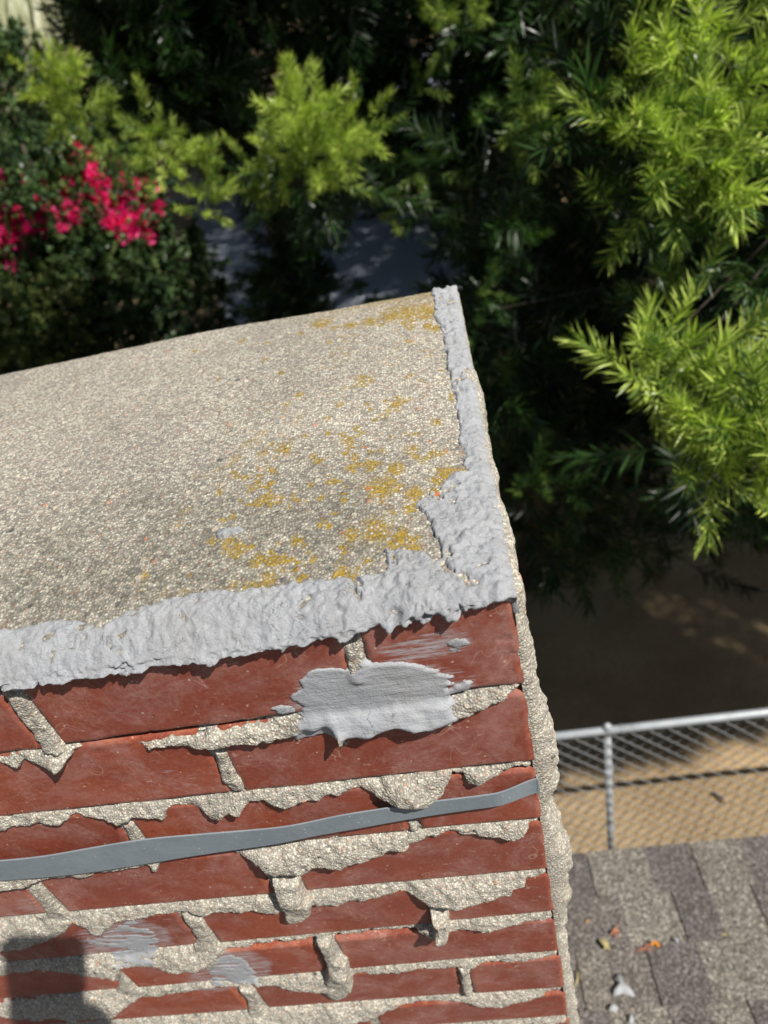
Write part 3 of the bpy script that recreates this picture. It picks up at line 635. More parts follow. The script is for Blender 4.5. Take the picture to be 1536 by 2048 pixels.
# ================================================================== HOUSE UNDER THE CHIMNEY
house = empty('house', (0, -4, G))
tag(house, 'house with brown and grey asphalt shingle roof under the chimney', 'house')
RS = .3
def roofz(y): return -1.52-RS*y
def roofpt(px, py, lift=0):
    d = ray(px, py); s_ = (-1.52+lift-RS*CP[1]-CP[2])/(d[2]+RS*d[1]); return CP+d*s_
cosr = 1/math.sqrt(1+RS*RS); nrm = np.array([0, RS, 1])*cosr; dn = np.array([0, 1, -RS])*cosr
YE = .75; EX = .137
known = {0: ([1180, 1300, 1397, 1500], 1740, [.12, .9, .15, .75, .35]), 1: ([1248, 1360, 1440, 1530], 1838, [.4, .95, .05, .9, .1]),
         2: ([1158, 1225, 1305, 1414], 1950, [.4, .7, .45, .08, .95]), 3: ([1220, 1339, 1423, 1505], 2035, [.2, .9, .15, 1, .1])}
LN = {0: (1180, 1397), 1: (1360, 1530), 2: (1158, 1305), 3: (1505,)}
sh = MB(); vary = []
def slab(x0, x1, ya, yb, th0, th1, v):
    """one tab from the butt edge yb up the slope to ya"""
    nx = max(2, int((x1-x0)/.02)); xs3 = np.linspace(x0, x1, nx); V = []
    wob = .0012*np.sin(xs3*57+ya*31)
    for (y, t) in ((ya, .0008), (yb, th1), (yb, -.001)):
        yw = y+(wob if y == yb else 0)
        p = np.stack([xs3, yw+0*xs3, roofz(yw)+0*xs3], 1)+nrm*t; V.append(p)
    V = np.concatenate(V); i0 = np.arange(nx-1)
    Q = np.concatenate([np.stack([a*nx+i0, a*nx+i0+1, (a+1)*nx+i0+1, (a+1)*nx+i0], 1) for a in (0, 1)])
    # side edges
    T = [[0, nx, 2*nx], [nx-1, 3*nx-1, 2*nx-1]]
    sh.add(V, Q, T); vary.extend([v]*len(V))
for j in range(-1, 36):
    yb = YE+.0-EX*j if j >= 0 else YE; ya = yb-EX-.03
    if j < 0: continue
    if j in known:
        px, py, cols = known[j]; xb = [roofpt(p, py)[0] for p in px]
    else:
        xb = [.2]; cols = [rng.random(), rng.random()]
    xb = list(xb); cols = list(cols)
    while xb[0] > (-1.6 if j < 8 else -1.2): xb.insert(0, xb[0]-rng.uniform(.09, .26)); cols.insert(0, rng.choice([.05, .15, .4, .85, 1.]))
    while xb[-1] < 3.2: xb.append(xb[-1]+rng.uniform(.09, .26)); cols.append(rng.choice([.05, .15, .4, .85, 1.]))
    for q_, (a, b) in enumerate(zip(xb[:-1], xb[1:])):
        v = cols[q_+1]; th = .0062 if v < .3 else .0034
        th += rng.uniform(0, .0006)
        if j in LN: ga, gb = [.0024 if any(abs(e_-roofpt(p_, known[j][1])[0]) < .004 for p_ in LN[j]) else 0. for e_ in (a, b)]
        else: ga, gb = (.0024, 0.) if q_ % 2 else (0., .0024)
        slab(a+ga, b-gb*.5, ya, yb, .001, .0055+.0002*(q_ % 2), float(np.clip(v+rng.uniform(-.05, .05), 0, 1)))
sh.build('roof_shingles', M['shingle'], house, attrs={'vary': vary}, smooth=False)
rd = MB()
for x0, x1 in ((-6, 6),):
    V = [(x0, YE-.01, roofz(YE)-.003), (x1, YE-.01, roofz(YE)-.003), (x1, -4.2, roofz(-4.2)-.003), (x0, -4.2, roofz(-4.2)-.003), (x1, -9.1, roofz(YE)-.003), (x0, -9.1, roofz(YE)-.003)]
    rd.add(V, [[0, 1, 2, 3], [3, 2, 4, 5]])
rd.build('roof', M['shingle'], house, attrs={'vary': [.5]*6}, smooth=False)
for a, b in ((YE-.035, YE-.012), (-9.09, -9.06)):
    fa = MB(); fa.box((-6, a, roofz(YE)-.16), (6, b, roofz(YE)-.012)); fa.build('fascia', M['fascia'], house, smooth=False)
w_ = MB(); w_.box((-5.6, -8.6, G), (5.6, .25, -1.75)); w_.build('wall', M['stucco'], house, smooth=False)
wd = MB(); wd.box((2.0, .252, -3.0), (3.2, .28, -2.0)); wd.build('window', M['glass'], house, smooth=False)

# ------------------------------------------------------------------ bits lying on the roof
def bend_leaf(L, W, curl, twist=0, n=7):
    V = []; 
    for i in range(n):
        t = i/(n-1); w = W*math.sin(math.pi*min(1, .08+t*.92))**.8*.5
        x = L*(t-.5); z = curl*L*(1-(2*t-1)**2)
        for s_ in (-1, 0, 1): V.append((x, s_*w+twist*L*(t-.5)**2, z+abs(s_)*W*.22))
    V = np.array(V); Q = [[i*3+a, (i+1)*3+a, (i+1)*3+a+1, i*3+a+1] for i in range(n-1) for a in (0, 1)]
    return V, Q
def on_roof(name, px, py, parts, mat, ang, label, cat, group=None, lift=.007):
    p = roofpt(px, py); q = MB(); parts = [(np.asarray(V_)*.68, Q_, a_*.68, b_*.68, c_) for V_, Q_, a_, b_, c_ in parts]
    for (V, Q, dx, dy, a) in parts:
        a += ang; c, s_ = math.cos(a), math.sin(a); V = np.asarray(V)
        u = V[:, 0]*c-V[:, 1]*s_+dx; v = V[:, 0]*s_+V[:, 1]*c+dy
        W = p+u[:, None]*np.array([1, 0, 0])+v[:, None]*(-dn)+(V[:, 2]+lift)[:, None]*nrm
        q.add(W, Q)
        q.add(W-nrm*.0006, [f[::-1] for f in Q])
    o = q.build(name, mat); tag(o, label, cat, group); return o
A = bend_leaf(.055, .020, .22); B = bend_leaf(.040, .014, .3, .3); C_ = bend_leaf(.065, .006, .10, .5)
on_roof('dry_leaf', 1210, 1895, [(*A, 0, 0, 1.1), (*B, .008, .008, 2.2)], M['drygreen'], 0, 'pale curled dry leaf on the shingles beside the orange petal', 'leaf', 'dry leaves on the roof')
on_roof('dry_leaf', 1232, 1872, [(*B, 0, 0, -.3), (*C_, .004, -.012, -1.2)], M['dryred'], 0, 'reddish brown dry leaf just above the pale curled leaf on the shingles', 'leaf', 'dry leaves on the roof')
on_roof('dry_leaf', 1290, 1905, [(*C_, 0, 0, .1), (*C_, .014, -.012, -.3)], M['dryred'], 0, 'thin reddish leaf stalks lying under the orange petal', 'leaf', 'dry leaves on the roof')
on_roof('dry_leaf', 1157, 1965, [(*C_, 0, 0, 1.9)], M['drygreen'], 0, 'thin curved dry leaf lying against the foot of the chimney', 'leaf', 'dry leaves on the roof')
on_roof('dry_leaf', 1177, 1848, [(bend_leaf(.022, .009, .2)[0], bend_leaf(.022, .009, .2)[1], 0, 0, -.6)], M['dry'], 0, 'small brown leaf scrap on the shingles near the chimney corner', 'leaf', 'dry leaves on the roof')
on_roof('dry_leaf', 1449, 1875, [(bend_leaf(.022, .007, .1)[0], bend_leaf(.022, .007, .1)[1], 0, 0, .2)], M['drygreen'], 0, 'tiny yellowish leaf scrap alone on a dark shingle', 'leaf', 'dry leaves on the roof')
pt = bend_leaf(.020, .014, .3)
on_roof('flower_petal', 1312, 1893, [(*pt, 0, 0, .2), (*pt, .006, .006, 1.6), (*pt, -.008, .002, -.7)], M['petal'], 0, 'bright orange crumpled petal lying on the shingles', 'petal')
def scrapmesh(px, py, outline, mat, label):
    pts = np.array([roofpt(px+a, py+b) for a, b in outline]); c = pts.mean(0); n = len(pts); i0 = np.arange(n)
    wob = (.004+.004*np.abs(np.sin(np.arange(n)*1.9)))[:, None]
    top = c+(pts-c)*.82+nrm*(.007+wob); lo = pts+nrm*.005; q = MB()
    q.add(np.vstack([lo, top, c+nrm*.019]), np.stack([i0, (i0+1) % n, (i0+1) % n+n, i0+n], 1), np.stack([i0+n, (i0+1) % n+n, i0*0+2*n], 1))
    tag(q.build('sealant_scrap', mat), label, 'sealant scrap', 'white sealant scraps on the roof')
scrapmesh(1243, 1982, [(-12,-28),(-4,-30),(2,-22),(2,-14),(10,-5),(18,-3),(24,6),(28,16),(14,12),(4,8),(-6,12),(-16,14),(-16,4),(-8,-4),(-8,-14),(-16,-20)], M['scrap'], 'largest white sealant scrap lying on the shingles')
scrapmesh(1228, 2021, [(-12,4),(-6,-4),(2,-6),(10,0),(6,5),(-4,6)], M['scrap'], 'small white sealant scrap just below the largest one')
scrapmesh(1262, 2044, [(-5,8),(-2,-6),(4,-10),(6,-2),(4,8)], M['scrap'], 'narrow white sealant scrap at the bottom edge of the photo')
scrapmesh(1353, 1886, [(-3,2),(0,-3),(4,0),(2,3)], M['scrap'], 'tiny white sealant crumb beside a dark shingle slot')

# ================================================================== CHAIN LINK FENCE
FY = 1.58; FT = -2.4
d = ray(1215, 1460); pxx = (CP+d*((FY-CP[1])/d[1]))[0]
fen = empty('chain_link_fence', (pxx, FY, G)); tag(fen, 'galvanised chain link fence with round top rail beyond the roof edge', 'fence')
q = MB(); q.tube([(-3.5, FY, FT), (5.5, FY, FT)], .0175, 14); q.build('top_rail', M['galv'], fen)
for k in range(-1, 3):
    x = pxx+2.4*k; q = MB(); q.tube([(x, FY+.006, G), (x, FY+.006, FT-.02)], .0155, 14)
    q.tube([(x, FY+.006, FT-.03), (x, FY+.006, FT-.018), (x, FY+.003, FT+.020), (x, FY+.001, FT+.042)], [.0175, .020, .021, .005], 12); q.build('post', M['galv'], fen)
    for zz in (-.28, -.75): 
        q = MB(); th = np.linspace(-1.9, 1.9, 9); q.tube(np.stack([x+.019*np.sin(th), FY+.006-.025*np.cos(th)*1.0, FT+zz+0*th], 1), .0024, 5)
        q.build('wire_tie', M['galv'], fen)
dg = .074; q = MB(); H_ = FT-.012-G; nz = int(H_/(dg/2))
for i in range(int(8.2/(dg/2))):
    # flattened spiral wires, each hooked through its neighbours at the corners of the diamonds
    x0 = -3.0+i*dg/2; pts = []
    for j in range(nz+1):
        z = FT-.012-j*dg/2; sgn = ((j+i) % 2)*2-1
        px_ = x0+sgn*(dg/4+.001); ya, yb = (FY-.017, FY-.008) if sgn > 0 else (FY-.008, FY-.017)
        pts += [(px_-sgn*.003, ya, z+.004), (px_, FY-.0125, z), (px_-sgn*.003, yb, z-.004)]
    q.tube(pts, .0021, 4, cap=False)
q.build('chain_mesh', M['wire'], fen)
for i in range(14):
    q = MB(); x = -3.3+i*.62; th = np.linspace(0, 2*math.pi, 10); q.tube(np.stack([x+.004*np.sin(th*.5), FY+.021*np.sin(th), FT+.021*np.cos(th)], 1), .002, 5)
    q.build('rail_tie', M['galv'], fen)

a_ = gpt(1425, 1590); b_ = gpt(1448, 1612); q = MB(); q.tube([(a_[0], a_[1], G+.03), ((a_[0]+b_[0])/2+.01, (a_[1]+b_[1])/2, G+.035), (b_[0], b_[1], G+.028)], [.007, .009, .005], 6)
tag(q.build('fallen_stick', M['wood']), 'short dark stick lying on the sunlit soil beyond the fence', 'stick')

# wooden fence in deep shade
WY = 3.95; wf = empty('wooden_fence', (-.6, WY, G)); tag(wf, 'dark brown board fence in deep shade behind the chimney corner', 'fence')
q = MB(); x = -4.0
WXE = .50
while x < WXE-.1:
    q.box((x, WY, G), (x+.135, WY+.018, G+1.75+rng.uniform(-.01, .01))); x += .142
q.box((-4, WY-.05, G+.35), (WXE-.1, WY-.001, G+.44)); q.box((-4, WY-.05, G+1.35), (WXE-.1, WY-.001, G+1.44)); q.build('board_panel', M['wood'], wf, smooth=False)
q = MB(); q.box((WXE-.09, WY-.02, G), (WXE, WY+.07, G+1.85)); q.build('post', M['curb'] if False else M['wood'], wf, smooth=False)

# pale kerb beside the driveway
k0 = gpt(340, 412); k1 = gpt(383, 403)
q = MB(); q.box((k0[0]-1.5, k0[1]-.08, G), (k1[0]+.2, k0[1]+.12, G+.14)); tag(q.build('kerb', M['curb'], smooth=False), 'pale kerb stone at the near end of the driveway strip', 'kerb', kind='structure')

# neighbour's roof seen through a gap in the trees
nb = empty('garden_shed', (-2.7, 19.7, G)); tag(nb, 'distant low shed with pinkish tiled roof glimpsed through a gap in the trees', 'shed')
q = MB(); pz = -1.95; y0n = 17.6
for j in range(14):
    ya = y0n+j*.3; za = pz+j*.125
    q.box((-4.6, ya, za), (-.9, ya+.31, za+.05), None)
q.build('roof', M['tile'], nb, smooth=False)
q = MB(); q.box((-4.3, 18.0, G), (-1.2, 21.4, -1.80)); q.build('wall', M['stucco'], nb, smooth=False)

# ================================================================== VEGETATION
def blade(L, W, ns=3, bend=.5, width=(.35, 1, .85, .06)):
    """narrow leaf along +x, bending down in -z"""
    t = np.linspace(0, 1, ns+1); a = -bend*t; dx = np.cos(a)*L/ns; dz = np.sin(a)*L/ns
    x = np.concatenate([[0], np.cumsum(dx[:-1])]); z = np.concatenate([[0], np.cumsum(dz[:-1])])
    w = np.interp(t, np.linspace(0, 1, len(width)), width)*W/2
    V = np.concatenate([np.stack([x, w, z+w*.25], 1), np.stack([x, -w, z+w*.25], 1)]); n = ns+1
    Q = np.stack([np.arange(ns), np.arange(ns)+1, np.arange(ns)+1+n, np.arange(ns)+n], 1); return V, Q
def frame(d, roll=0):
    d = d/np.linalg.norm(d); u = np.array([0, 0, 1.]) if abs(d[2]) < .93 else np.array([1., 0, 0])
    a = np.cross(u, d); a /= np.linalg.norm(a); b = np.cross(d, a); c, s_ = math.cos(roll), math.sin(roll)
    return np.stack([d, c*a+s_*b, -s_*a+c*b], 1)      # columns x', y', z'
def spray_template(n, L, ll, lw, ns, r, fan=(.55, 1.2), tip=True, shape=(.35, 1, .85, .06)):
    Vs, Qs, At, k = [], [], [], 0
    curve = r.uniform(-.25, .25, 2)
    def tw(t): return np.array([L*t, L*curve[0]*t*t, L*curve[1]*t*t])
    for i in range(n):
        t = .10+.90*(i/n)**.8; az = i*2.39996+r.normal(0, .3); sp = r.uniform(*fan)*(1.0-.55*t**3)
        d = np.array([math.cos(sp), math.sin(sp)*math.cos(az), math.sin(sp)*math.sin(az)])
        V, Q = blade(ll*r.uniform(.65, 1.15), lw*r.uniform(.8, 1.15), ns, r.uniform(-.2, .9), shape)
        V = V @ frame(d, r.uniform(-.8, .8)+az).T+tw(t); Vs.append(V); Qs.append(Q+k); k += len(V); At += [r.random()]*len(V)
    # the twig itself
    tp = [tw(t) for t in (0, .33, .66, 1)]; q = MB(); q.tube(tp, [.0022, .0018, .0014, .0008], 4, cap=False)
    V = q.v[0]; Vs.append(V); Qs.append(q.q[0]+k); At += [.15]*len(V)
    return np.concatenate(Vs), np.concatenate(Qs), np.array(At)
r_ = np.random.default_rng(11)
NEAR = [spray_template(72, .20, .086, .0066, 4, r_) for _ in range(5)]
MIDT = [spray_template(60, .24, .085, .0085, 2, r_) for _ in range(5)]
FART = [spray_template(30, .30, .11, .020, 1, r_, shape=(.5, 1, .3)) for _ in range(5)]
ROUND = [spray_template(16, .16, .055, .034, 2, r_, fan=(.7, 1.5), shape=(.25, 1, .9, .1)) for _ in range(4)]
BRAC = [spray_template(14, .07, .034, .028, 2, r_, fan=(.7, 1.6), shape=(.3, 1, .9, .15)) for _ in range(3)]
class Leaves:
    def __init__(s): s.d = {}
    def add(s, T, ti, p, d, sc, age_light, roll=None):
        s.d.setdefault((id(T), ti), [T, []])[1].append((p, frame(np.asarray(d, float), rng.uniform(0, 6.28) if roll is None else roll), sc, age_light))
    def count(s): return sum(len(v[1]) for v in s.d.values())
    def build(s, name, mat, parent):
        Vs, Qs, R_, A_, k = [], [], [], [], 0
        for (tid, ti), (T, L) in s.d.items():
            V, Q, At = T[ti]; m_ = len(L); P = np.array([l[0] for l in L]); Rm = np.array([l[1] for l in L]); sc = np.array([l[2] for l in L]); ag = np.array([l[3] for l in L])
            W = np.einsum('mij,nj->mni', Rm, V)*sc[:, None, None]+P[:, None, :]
            Vs.append(W.reshape(-1, 3)); Qs.append((Q[None]+(np.arange(m_)*len(V))[:, None, None]).reshape(-1, 4)+k); k += m_*len(V)
            R_.append(np.tile(At, m_)); A_.append(np.repeat(ag, len(V)))
        return mk(name, np.concatenate(Vs), np.concatenate(Qs), mat, parent, True, attrs={'rnd': np.concatenate(R_), 'age_light': np.concatenate(A_)})
def project(p):
    c = (np.asarray(p)-CP) @ CR; z = -c[..., 2]; return 768+FPX*c[..., 0]/z, 1024-FPX*c[..., 1]/z, z
# places the sun reaches (centre, radius): added foliage is arranged to leave them gaps
LIT = []
def lit(px, py, dist, r): LIT.append((P3(px, py, dist), r))
def litg(px, py, r): a = gpt(px, py); LIT.append((np.array([a[0], a[1], G]), r))
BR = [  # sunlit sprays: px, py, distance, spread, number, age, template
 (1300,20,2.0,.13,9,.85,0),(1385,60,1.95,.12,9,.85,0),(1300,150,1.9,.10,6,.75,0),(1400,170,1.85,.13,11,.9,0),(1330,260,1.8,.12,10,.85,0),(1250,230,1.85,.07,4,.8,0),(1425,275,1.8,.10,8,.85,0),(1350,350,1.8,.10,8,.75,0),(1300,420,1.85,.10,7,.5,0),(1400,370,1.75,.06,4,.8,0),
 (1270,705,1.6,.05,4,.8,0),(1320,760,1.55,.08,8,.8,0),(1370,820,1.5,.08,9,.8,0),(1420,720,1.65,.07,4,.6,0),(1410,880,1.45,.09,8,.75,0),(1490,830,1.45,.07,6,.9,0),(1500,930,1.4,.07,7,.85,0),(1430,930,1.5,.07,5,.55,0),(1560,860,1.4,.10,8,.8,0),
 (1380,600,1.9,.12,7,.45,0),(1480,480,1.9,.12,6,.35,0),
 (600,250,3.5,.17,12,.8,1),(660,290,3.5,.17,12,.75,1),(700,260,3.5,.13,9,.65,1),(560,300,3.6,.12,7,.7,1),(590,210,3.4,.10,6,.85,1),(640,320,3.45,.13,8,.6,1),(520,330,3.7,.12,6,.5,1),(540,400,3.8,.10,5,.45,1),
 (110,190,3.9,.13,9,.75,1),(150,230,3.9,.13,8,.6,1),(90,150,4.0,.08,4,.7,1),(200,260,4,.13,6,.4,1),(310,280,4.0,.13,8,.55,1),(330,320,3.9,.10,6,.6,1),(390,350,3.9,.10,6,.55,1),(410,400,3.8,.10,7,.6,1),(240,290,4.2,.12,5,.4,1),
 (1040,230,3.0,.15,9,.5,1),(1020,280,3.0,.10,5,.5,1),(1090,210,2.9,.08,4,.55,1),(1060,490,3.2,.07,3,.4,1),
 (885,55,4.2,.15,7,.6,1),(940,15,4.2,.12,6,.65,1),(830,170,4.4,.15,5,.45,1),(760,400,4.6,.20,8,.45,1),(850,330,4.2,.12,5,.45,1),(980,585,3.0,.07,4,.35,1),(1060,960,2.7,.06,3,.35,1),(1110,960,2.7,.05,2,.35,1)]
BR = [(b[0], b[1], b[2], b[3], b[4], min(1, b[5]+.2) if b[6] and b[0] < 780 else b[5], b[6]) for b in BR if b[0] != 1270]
for px, py, dist, sp, n, age_light, T in BR: LIT.append((P3(px, py, dist), sp*1.25))
for px, py in ((1130,1640),(1190,1650),(1260,1640),(1340,1620),(1430,1610),(1520,1580),(1400,1520),(1450,1500),(1540,1490),(1500,1540),(1600,1580),(1620,1480)): litg(px, py, .08)
for px, py in ((1330,1618),(1240,1632),(1160,1638),(1200,1634),(1290,1626)): litg(px, py, .0)
for px, py in ((1380,1235),(1480,1275),(1530,1262),(1290,1215)): litg(px, py, -.04)
for x in np.arange(-.2, 2.4, .35):
    for y in (-.5, -.15, .2, .5, .75): LIT.append((np.array([x, y, roofz(y)]), .18))
for x in (-.8, -.55, -.3, 0): 
    for y, z in ((.1, 0), (.4, 0), (.1, -.3), (.1, -.6)): LIT.append((np.array([x, y, z]), .3))
for x in np.arange(-.3, 2.2, .25): LIT.append((np.array([x, FY, FT]), .12))
for px, py in ((20,380),(90,340),(160,400),(230,350),(280,400),(60,440),(130,330),(30,460),(100,420)): lit(px, py, 8.6, .6)
for px, py in ((20,40),(60,60),(90,80),(140,100),(40,120)): lit(px, py, 9.4, .6)
for px, py in ((520,60),(530,100),(540,140),(515,170)): lit(px, py, 19, .5)
LC = np.array([l[0] for l in LIT]); LR = np.array([l[1] for l in LIT])
def shades(p, r):
    v = p-LC; s_ = v @ TOSUN; dd = np.linalg.norm(v-s_[:, None]*TOSUN, axis=1); return bool(((s_ > .12+r*.5) & (dd < LR+r)).any())
def inpoly(px, py, poly): return sdpoly(np.array([float(px)]), np.array([float(py)]), poly)[0]
KEEP = [[(-80,-60),(112,-60),(118,120),(70,165),(-80,170)], [(335,350),(390,365),(400,425),(520,400),(560,430),(500,520),(490,660),(440,680),(400,480)], [(0,370),(60,310),(140,262),(240,300),(320,340),(330,480),(300,620),(0,640)], [(650,500),(720,465),(850,430),(872,560),(830,620),(650,650)], [(462,15),(565,5),(575,220),(505,225)]]
treeR = empty('fern_pine_tree', (3.7, 3.7, G)); tag(treeR, 'largest fern pine with bright green sprays close to the right of the chimney', 'tree')
treeM = empty('fern_pine_tree', (-1.55, 7.2, G)); tag(treeM, 'fern pine in the middle with one round bright spray over the shaded driveway', 'tree')
treeL = empty('fern_pine_tree', (-4.6, 12.6, G)); tag(treeL, 'fern pine above the pink bougainvillea with paler sunlit tips', 'tree')
for t_ in (treeR, treeM, treeL): t_['group'] = 'fern pine trees'
crowns = {0: Leaves(), 1: Leaves(), 2: Leaves()}
def which(p):
    d_ = [np.hypot(p[0]-2.2, p[1]-3.0), np.hypot(p[0]+.5, p[1]-6.0), np.hypot(p[0]+3.6, p[1]-6.0)]; return int(np.argmin(d_))
for px, py, dist, sp, n, age_light, T in BR:
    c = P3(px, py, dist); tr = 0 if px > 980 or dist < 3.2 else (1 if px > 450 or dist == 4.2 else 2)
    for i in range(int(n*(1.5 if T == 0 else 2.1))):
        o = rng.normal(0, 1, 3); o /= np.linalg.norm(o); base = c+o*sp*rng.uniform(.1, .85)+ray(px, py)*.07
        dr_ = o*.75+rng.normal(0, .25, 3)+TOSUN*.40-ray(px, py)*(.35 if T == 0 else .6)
        L = NEAR if T == 0 else MIDT; a = float(np.clip(age_light+rng.uniform(-.22, .15), .1, 1))
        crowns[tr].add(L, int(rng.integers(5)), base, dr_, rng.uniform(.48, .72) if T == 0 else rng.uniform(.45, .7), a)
def fill(poly, n, d0, d1, T, age_light, sc, droop=.2, tree=None, margin=50):
    poly = np.array(poly, float); lo = poly.min(0); hi = poly.max(0); k = 0; tries = 0
    while k < n and tries < n*12:
        tries += 1; px = rng.uniform(lo[0], hi[0]); py = rng.uniform(lo[1], hi[1])
        if inpoly(px, py, poly) < 0: continue
        dist = rng.uniform(d0**2, d1**2)**.5; rad = FPX*.17*sc/dist
        if any(inpoly(px, py, K) > -rad*.95 for K in KEEP): continue
        p = P3(px, py, dist)
        if p[2] < G+.3 or shades(p, .20*sc): continue
        o = rng.normal(0, 1, 3); o[2] -= droop; o = o/np.linalg.norm(o)+TOSUN*.25
        crowns[which(p) if tree is None else tree].add(T, int(rng.integers(5)), p, o, sc*rng.uniform(.75, 1.15), float(np.clip(age_light+rng.uniform(-.15, .2), 0, 1))); k += 1
# dark masses behind and between the sunlit sprays
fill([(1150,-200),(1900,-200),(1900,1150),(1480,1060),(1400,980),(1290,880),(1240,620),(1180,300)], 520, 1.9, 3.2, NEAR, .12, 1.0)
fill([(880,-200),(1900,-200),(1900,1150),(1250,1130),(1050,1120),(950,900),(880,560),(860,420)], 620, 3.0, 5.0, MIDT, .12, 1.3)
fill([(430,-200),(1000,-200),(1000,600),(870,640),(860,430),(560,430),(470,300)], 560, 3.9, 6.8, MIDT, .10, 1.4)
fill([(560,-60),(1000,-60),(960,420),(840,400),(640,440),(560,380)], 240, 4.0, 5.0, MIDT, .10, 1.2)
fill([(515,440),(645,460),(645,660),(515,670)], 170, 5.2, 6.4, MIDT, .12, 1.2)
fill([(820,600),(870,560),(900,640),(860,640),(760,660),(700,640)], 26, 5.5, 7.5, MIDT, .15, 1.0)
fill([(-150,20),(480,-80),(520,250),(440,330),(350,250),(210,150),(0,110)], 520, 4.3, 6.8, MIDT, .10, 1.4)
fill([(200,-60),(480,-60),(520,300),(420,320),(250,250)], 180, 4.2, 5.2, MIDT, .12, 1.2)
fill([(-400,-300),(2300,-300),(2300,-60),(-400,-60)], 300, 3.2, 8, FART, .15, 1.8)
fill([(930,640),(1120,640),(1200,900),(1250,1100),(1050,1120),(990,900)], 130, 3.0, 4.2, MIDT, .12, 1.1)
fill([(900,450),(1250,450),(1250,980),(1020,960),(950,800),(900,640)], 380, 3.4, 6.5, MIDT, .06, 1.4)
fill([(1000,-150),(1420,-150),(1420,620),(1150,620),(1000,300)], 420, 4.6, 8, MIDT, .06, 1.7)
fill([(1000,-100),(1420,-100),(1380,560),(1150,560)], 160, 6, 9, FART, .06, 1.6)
# unseen sprays added above the view to block sun and shade the garden
kk = 0; tries = 0
def sun_blockers(n, box, sc, zr=(1.2, 2.6)):
    global kk, tries
    k = 0; t_ = 0
    while k < n and t_ < n*25:
        t_ += 1; q = np.array([rng.uniform(*b) for b in box]); p = q+TOSUN*((rng.uniform(*zr)-q[2])/TOSUN[2])
        u, v, z = project(p)
        if z > .1 and -500 < u < 2000 and v > -150-FPX*.22*sc/max(z, .5): continue
        if shades(p, (.235 if sc > 1 else .17)*sc): continue
        o = rng.normal(0, 1, 3); o[2] *= .4
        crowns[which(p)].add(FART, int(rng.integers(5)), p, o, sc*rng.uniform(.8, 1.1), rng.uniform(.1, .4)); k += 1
    kk += k; tries += t_
sun_blockers(3600, ((-.5, 3.6), (2.35, 4.6), (G, G)), 1.0)
sun_blockers(900, ((-7, 2.5), (9, 20), (G, G)), 2.2, (.9, 1.6))
sun_blockers(2200, ((-.2, 1.4), (2.14, 2.8), (G, G)), .55)
sun_blockers(500, ((-3, 4), (3.5, 8), (G, G)), 2.0)
sun_blockers(2600, ((-7, 2), (9, 20), (G, G)), 2.2, (.9, 3.4))
sun_blockers(1000, ((-9, 4), (8, 21), (G, G)), 2.4, (1.4, 3.2))
sun_blockers(1700, ((-4, 4), (2.5, 8), (-2.5, 0)), 1.8)
sun_blockers(600, ((0, 4), (4, 9), (G, G)), 1.8)
sun_blockers(900, ((-6, -1), (3.5, 7), (-2, 0)), 1.6)
sun_blockers(1300, ((.2, 3), (1.5, 3.5), (-1.8, .2)), 1.1)
sun_blockers(300, ((-8, -2), (6.5, 9.5), (-3.8, -2.6)), 2.0)
def limb(mb, a, b, r0, r1, wob=.12, n=7, check=False):
    a = np.array(a, float); b = np.array(b, float); t = np.linspace(0, 1, n)[:, None]; L = np.linalg.norm(b-a)
    p = a+(b-a)*t+np.sin(t*math.pi)*rng.normal(0, wob*L*.35, 3)+np.array([0, 0, 1])*np.sin(t*math.pi)*L*.08
    if check and any(shades(x_, .03) for x_ in p): return p
    mb.tube(p, np.linspace(r0, r1, n), 8); return p
for idx, (t_, tx_, ty_, top) in enumerate(((treeR, 3.7, 3.7, 2.0), (treeM, -1.55, 7.2, 2.2), (treeL, -4.6, 12.6, 2.2))):
    q = MB(); tp_ = limb(q, (tx_, ty_, G-.05), (tx_+.2, ty_+.1, top), .17, .05, .05, 10); q.build('trunk', M['bark'], t_)
    tg = [P3(b[0], b[1], b[2]) for b in BR if (0 if b[0] > 980 or b[2] < 3.2 else (1 if b[0] > 450 or b[2] == 4.2 else 2)) == idx]
    lm = MB()
    for g_ in tg[::2]: 
        k_ = int(np.argmin(np.abs(tp_[:, 2]-(g_[2]-.6)))); k_ = max(2, k_)
        if idx == 2: continue
        limb(lm, tp_[k_], g_+ray(*project(g_)[:2])*.12+np.array([0, .06, -.10]), .028 if idx == 1 else .010, .002)
    for _ in range(9):
        k_ = int(rng.integers(4, 10)); a_ = rng.uniform(0, 6.28); limb(lm, tp_[k_], tp_[k_]+np.array([math.cos(a_)*2.4, math.sin(a_)*2.4+.8, rng.uniform(.5, 1.4)]), .05, .012, check=True)
    lm.build('branches', M['bark'], t_)
    crowns[idx].build('crown', M['leaf'], t_)

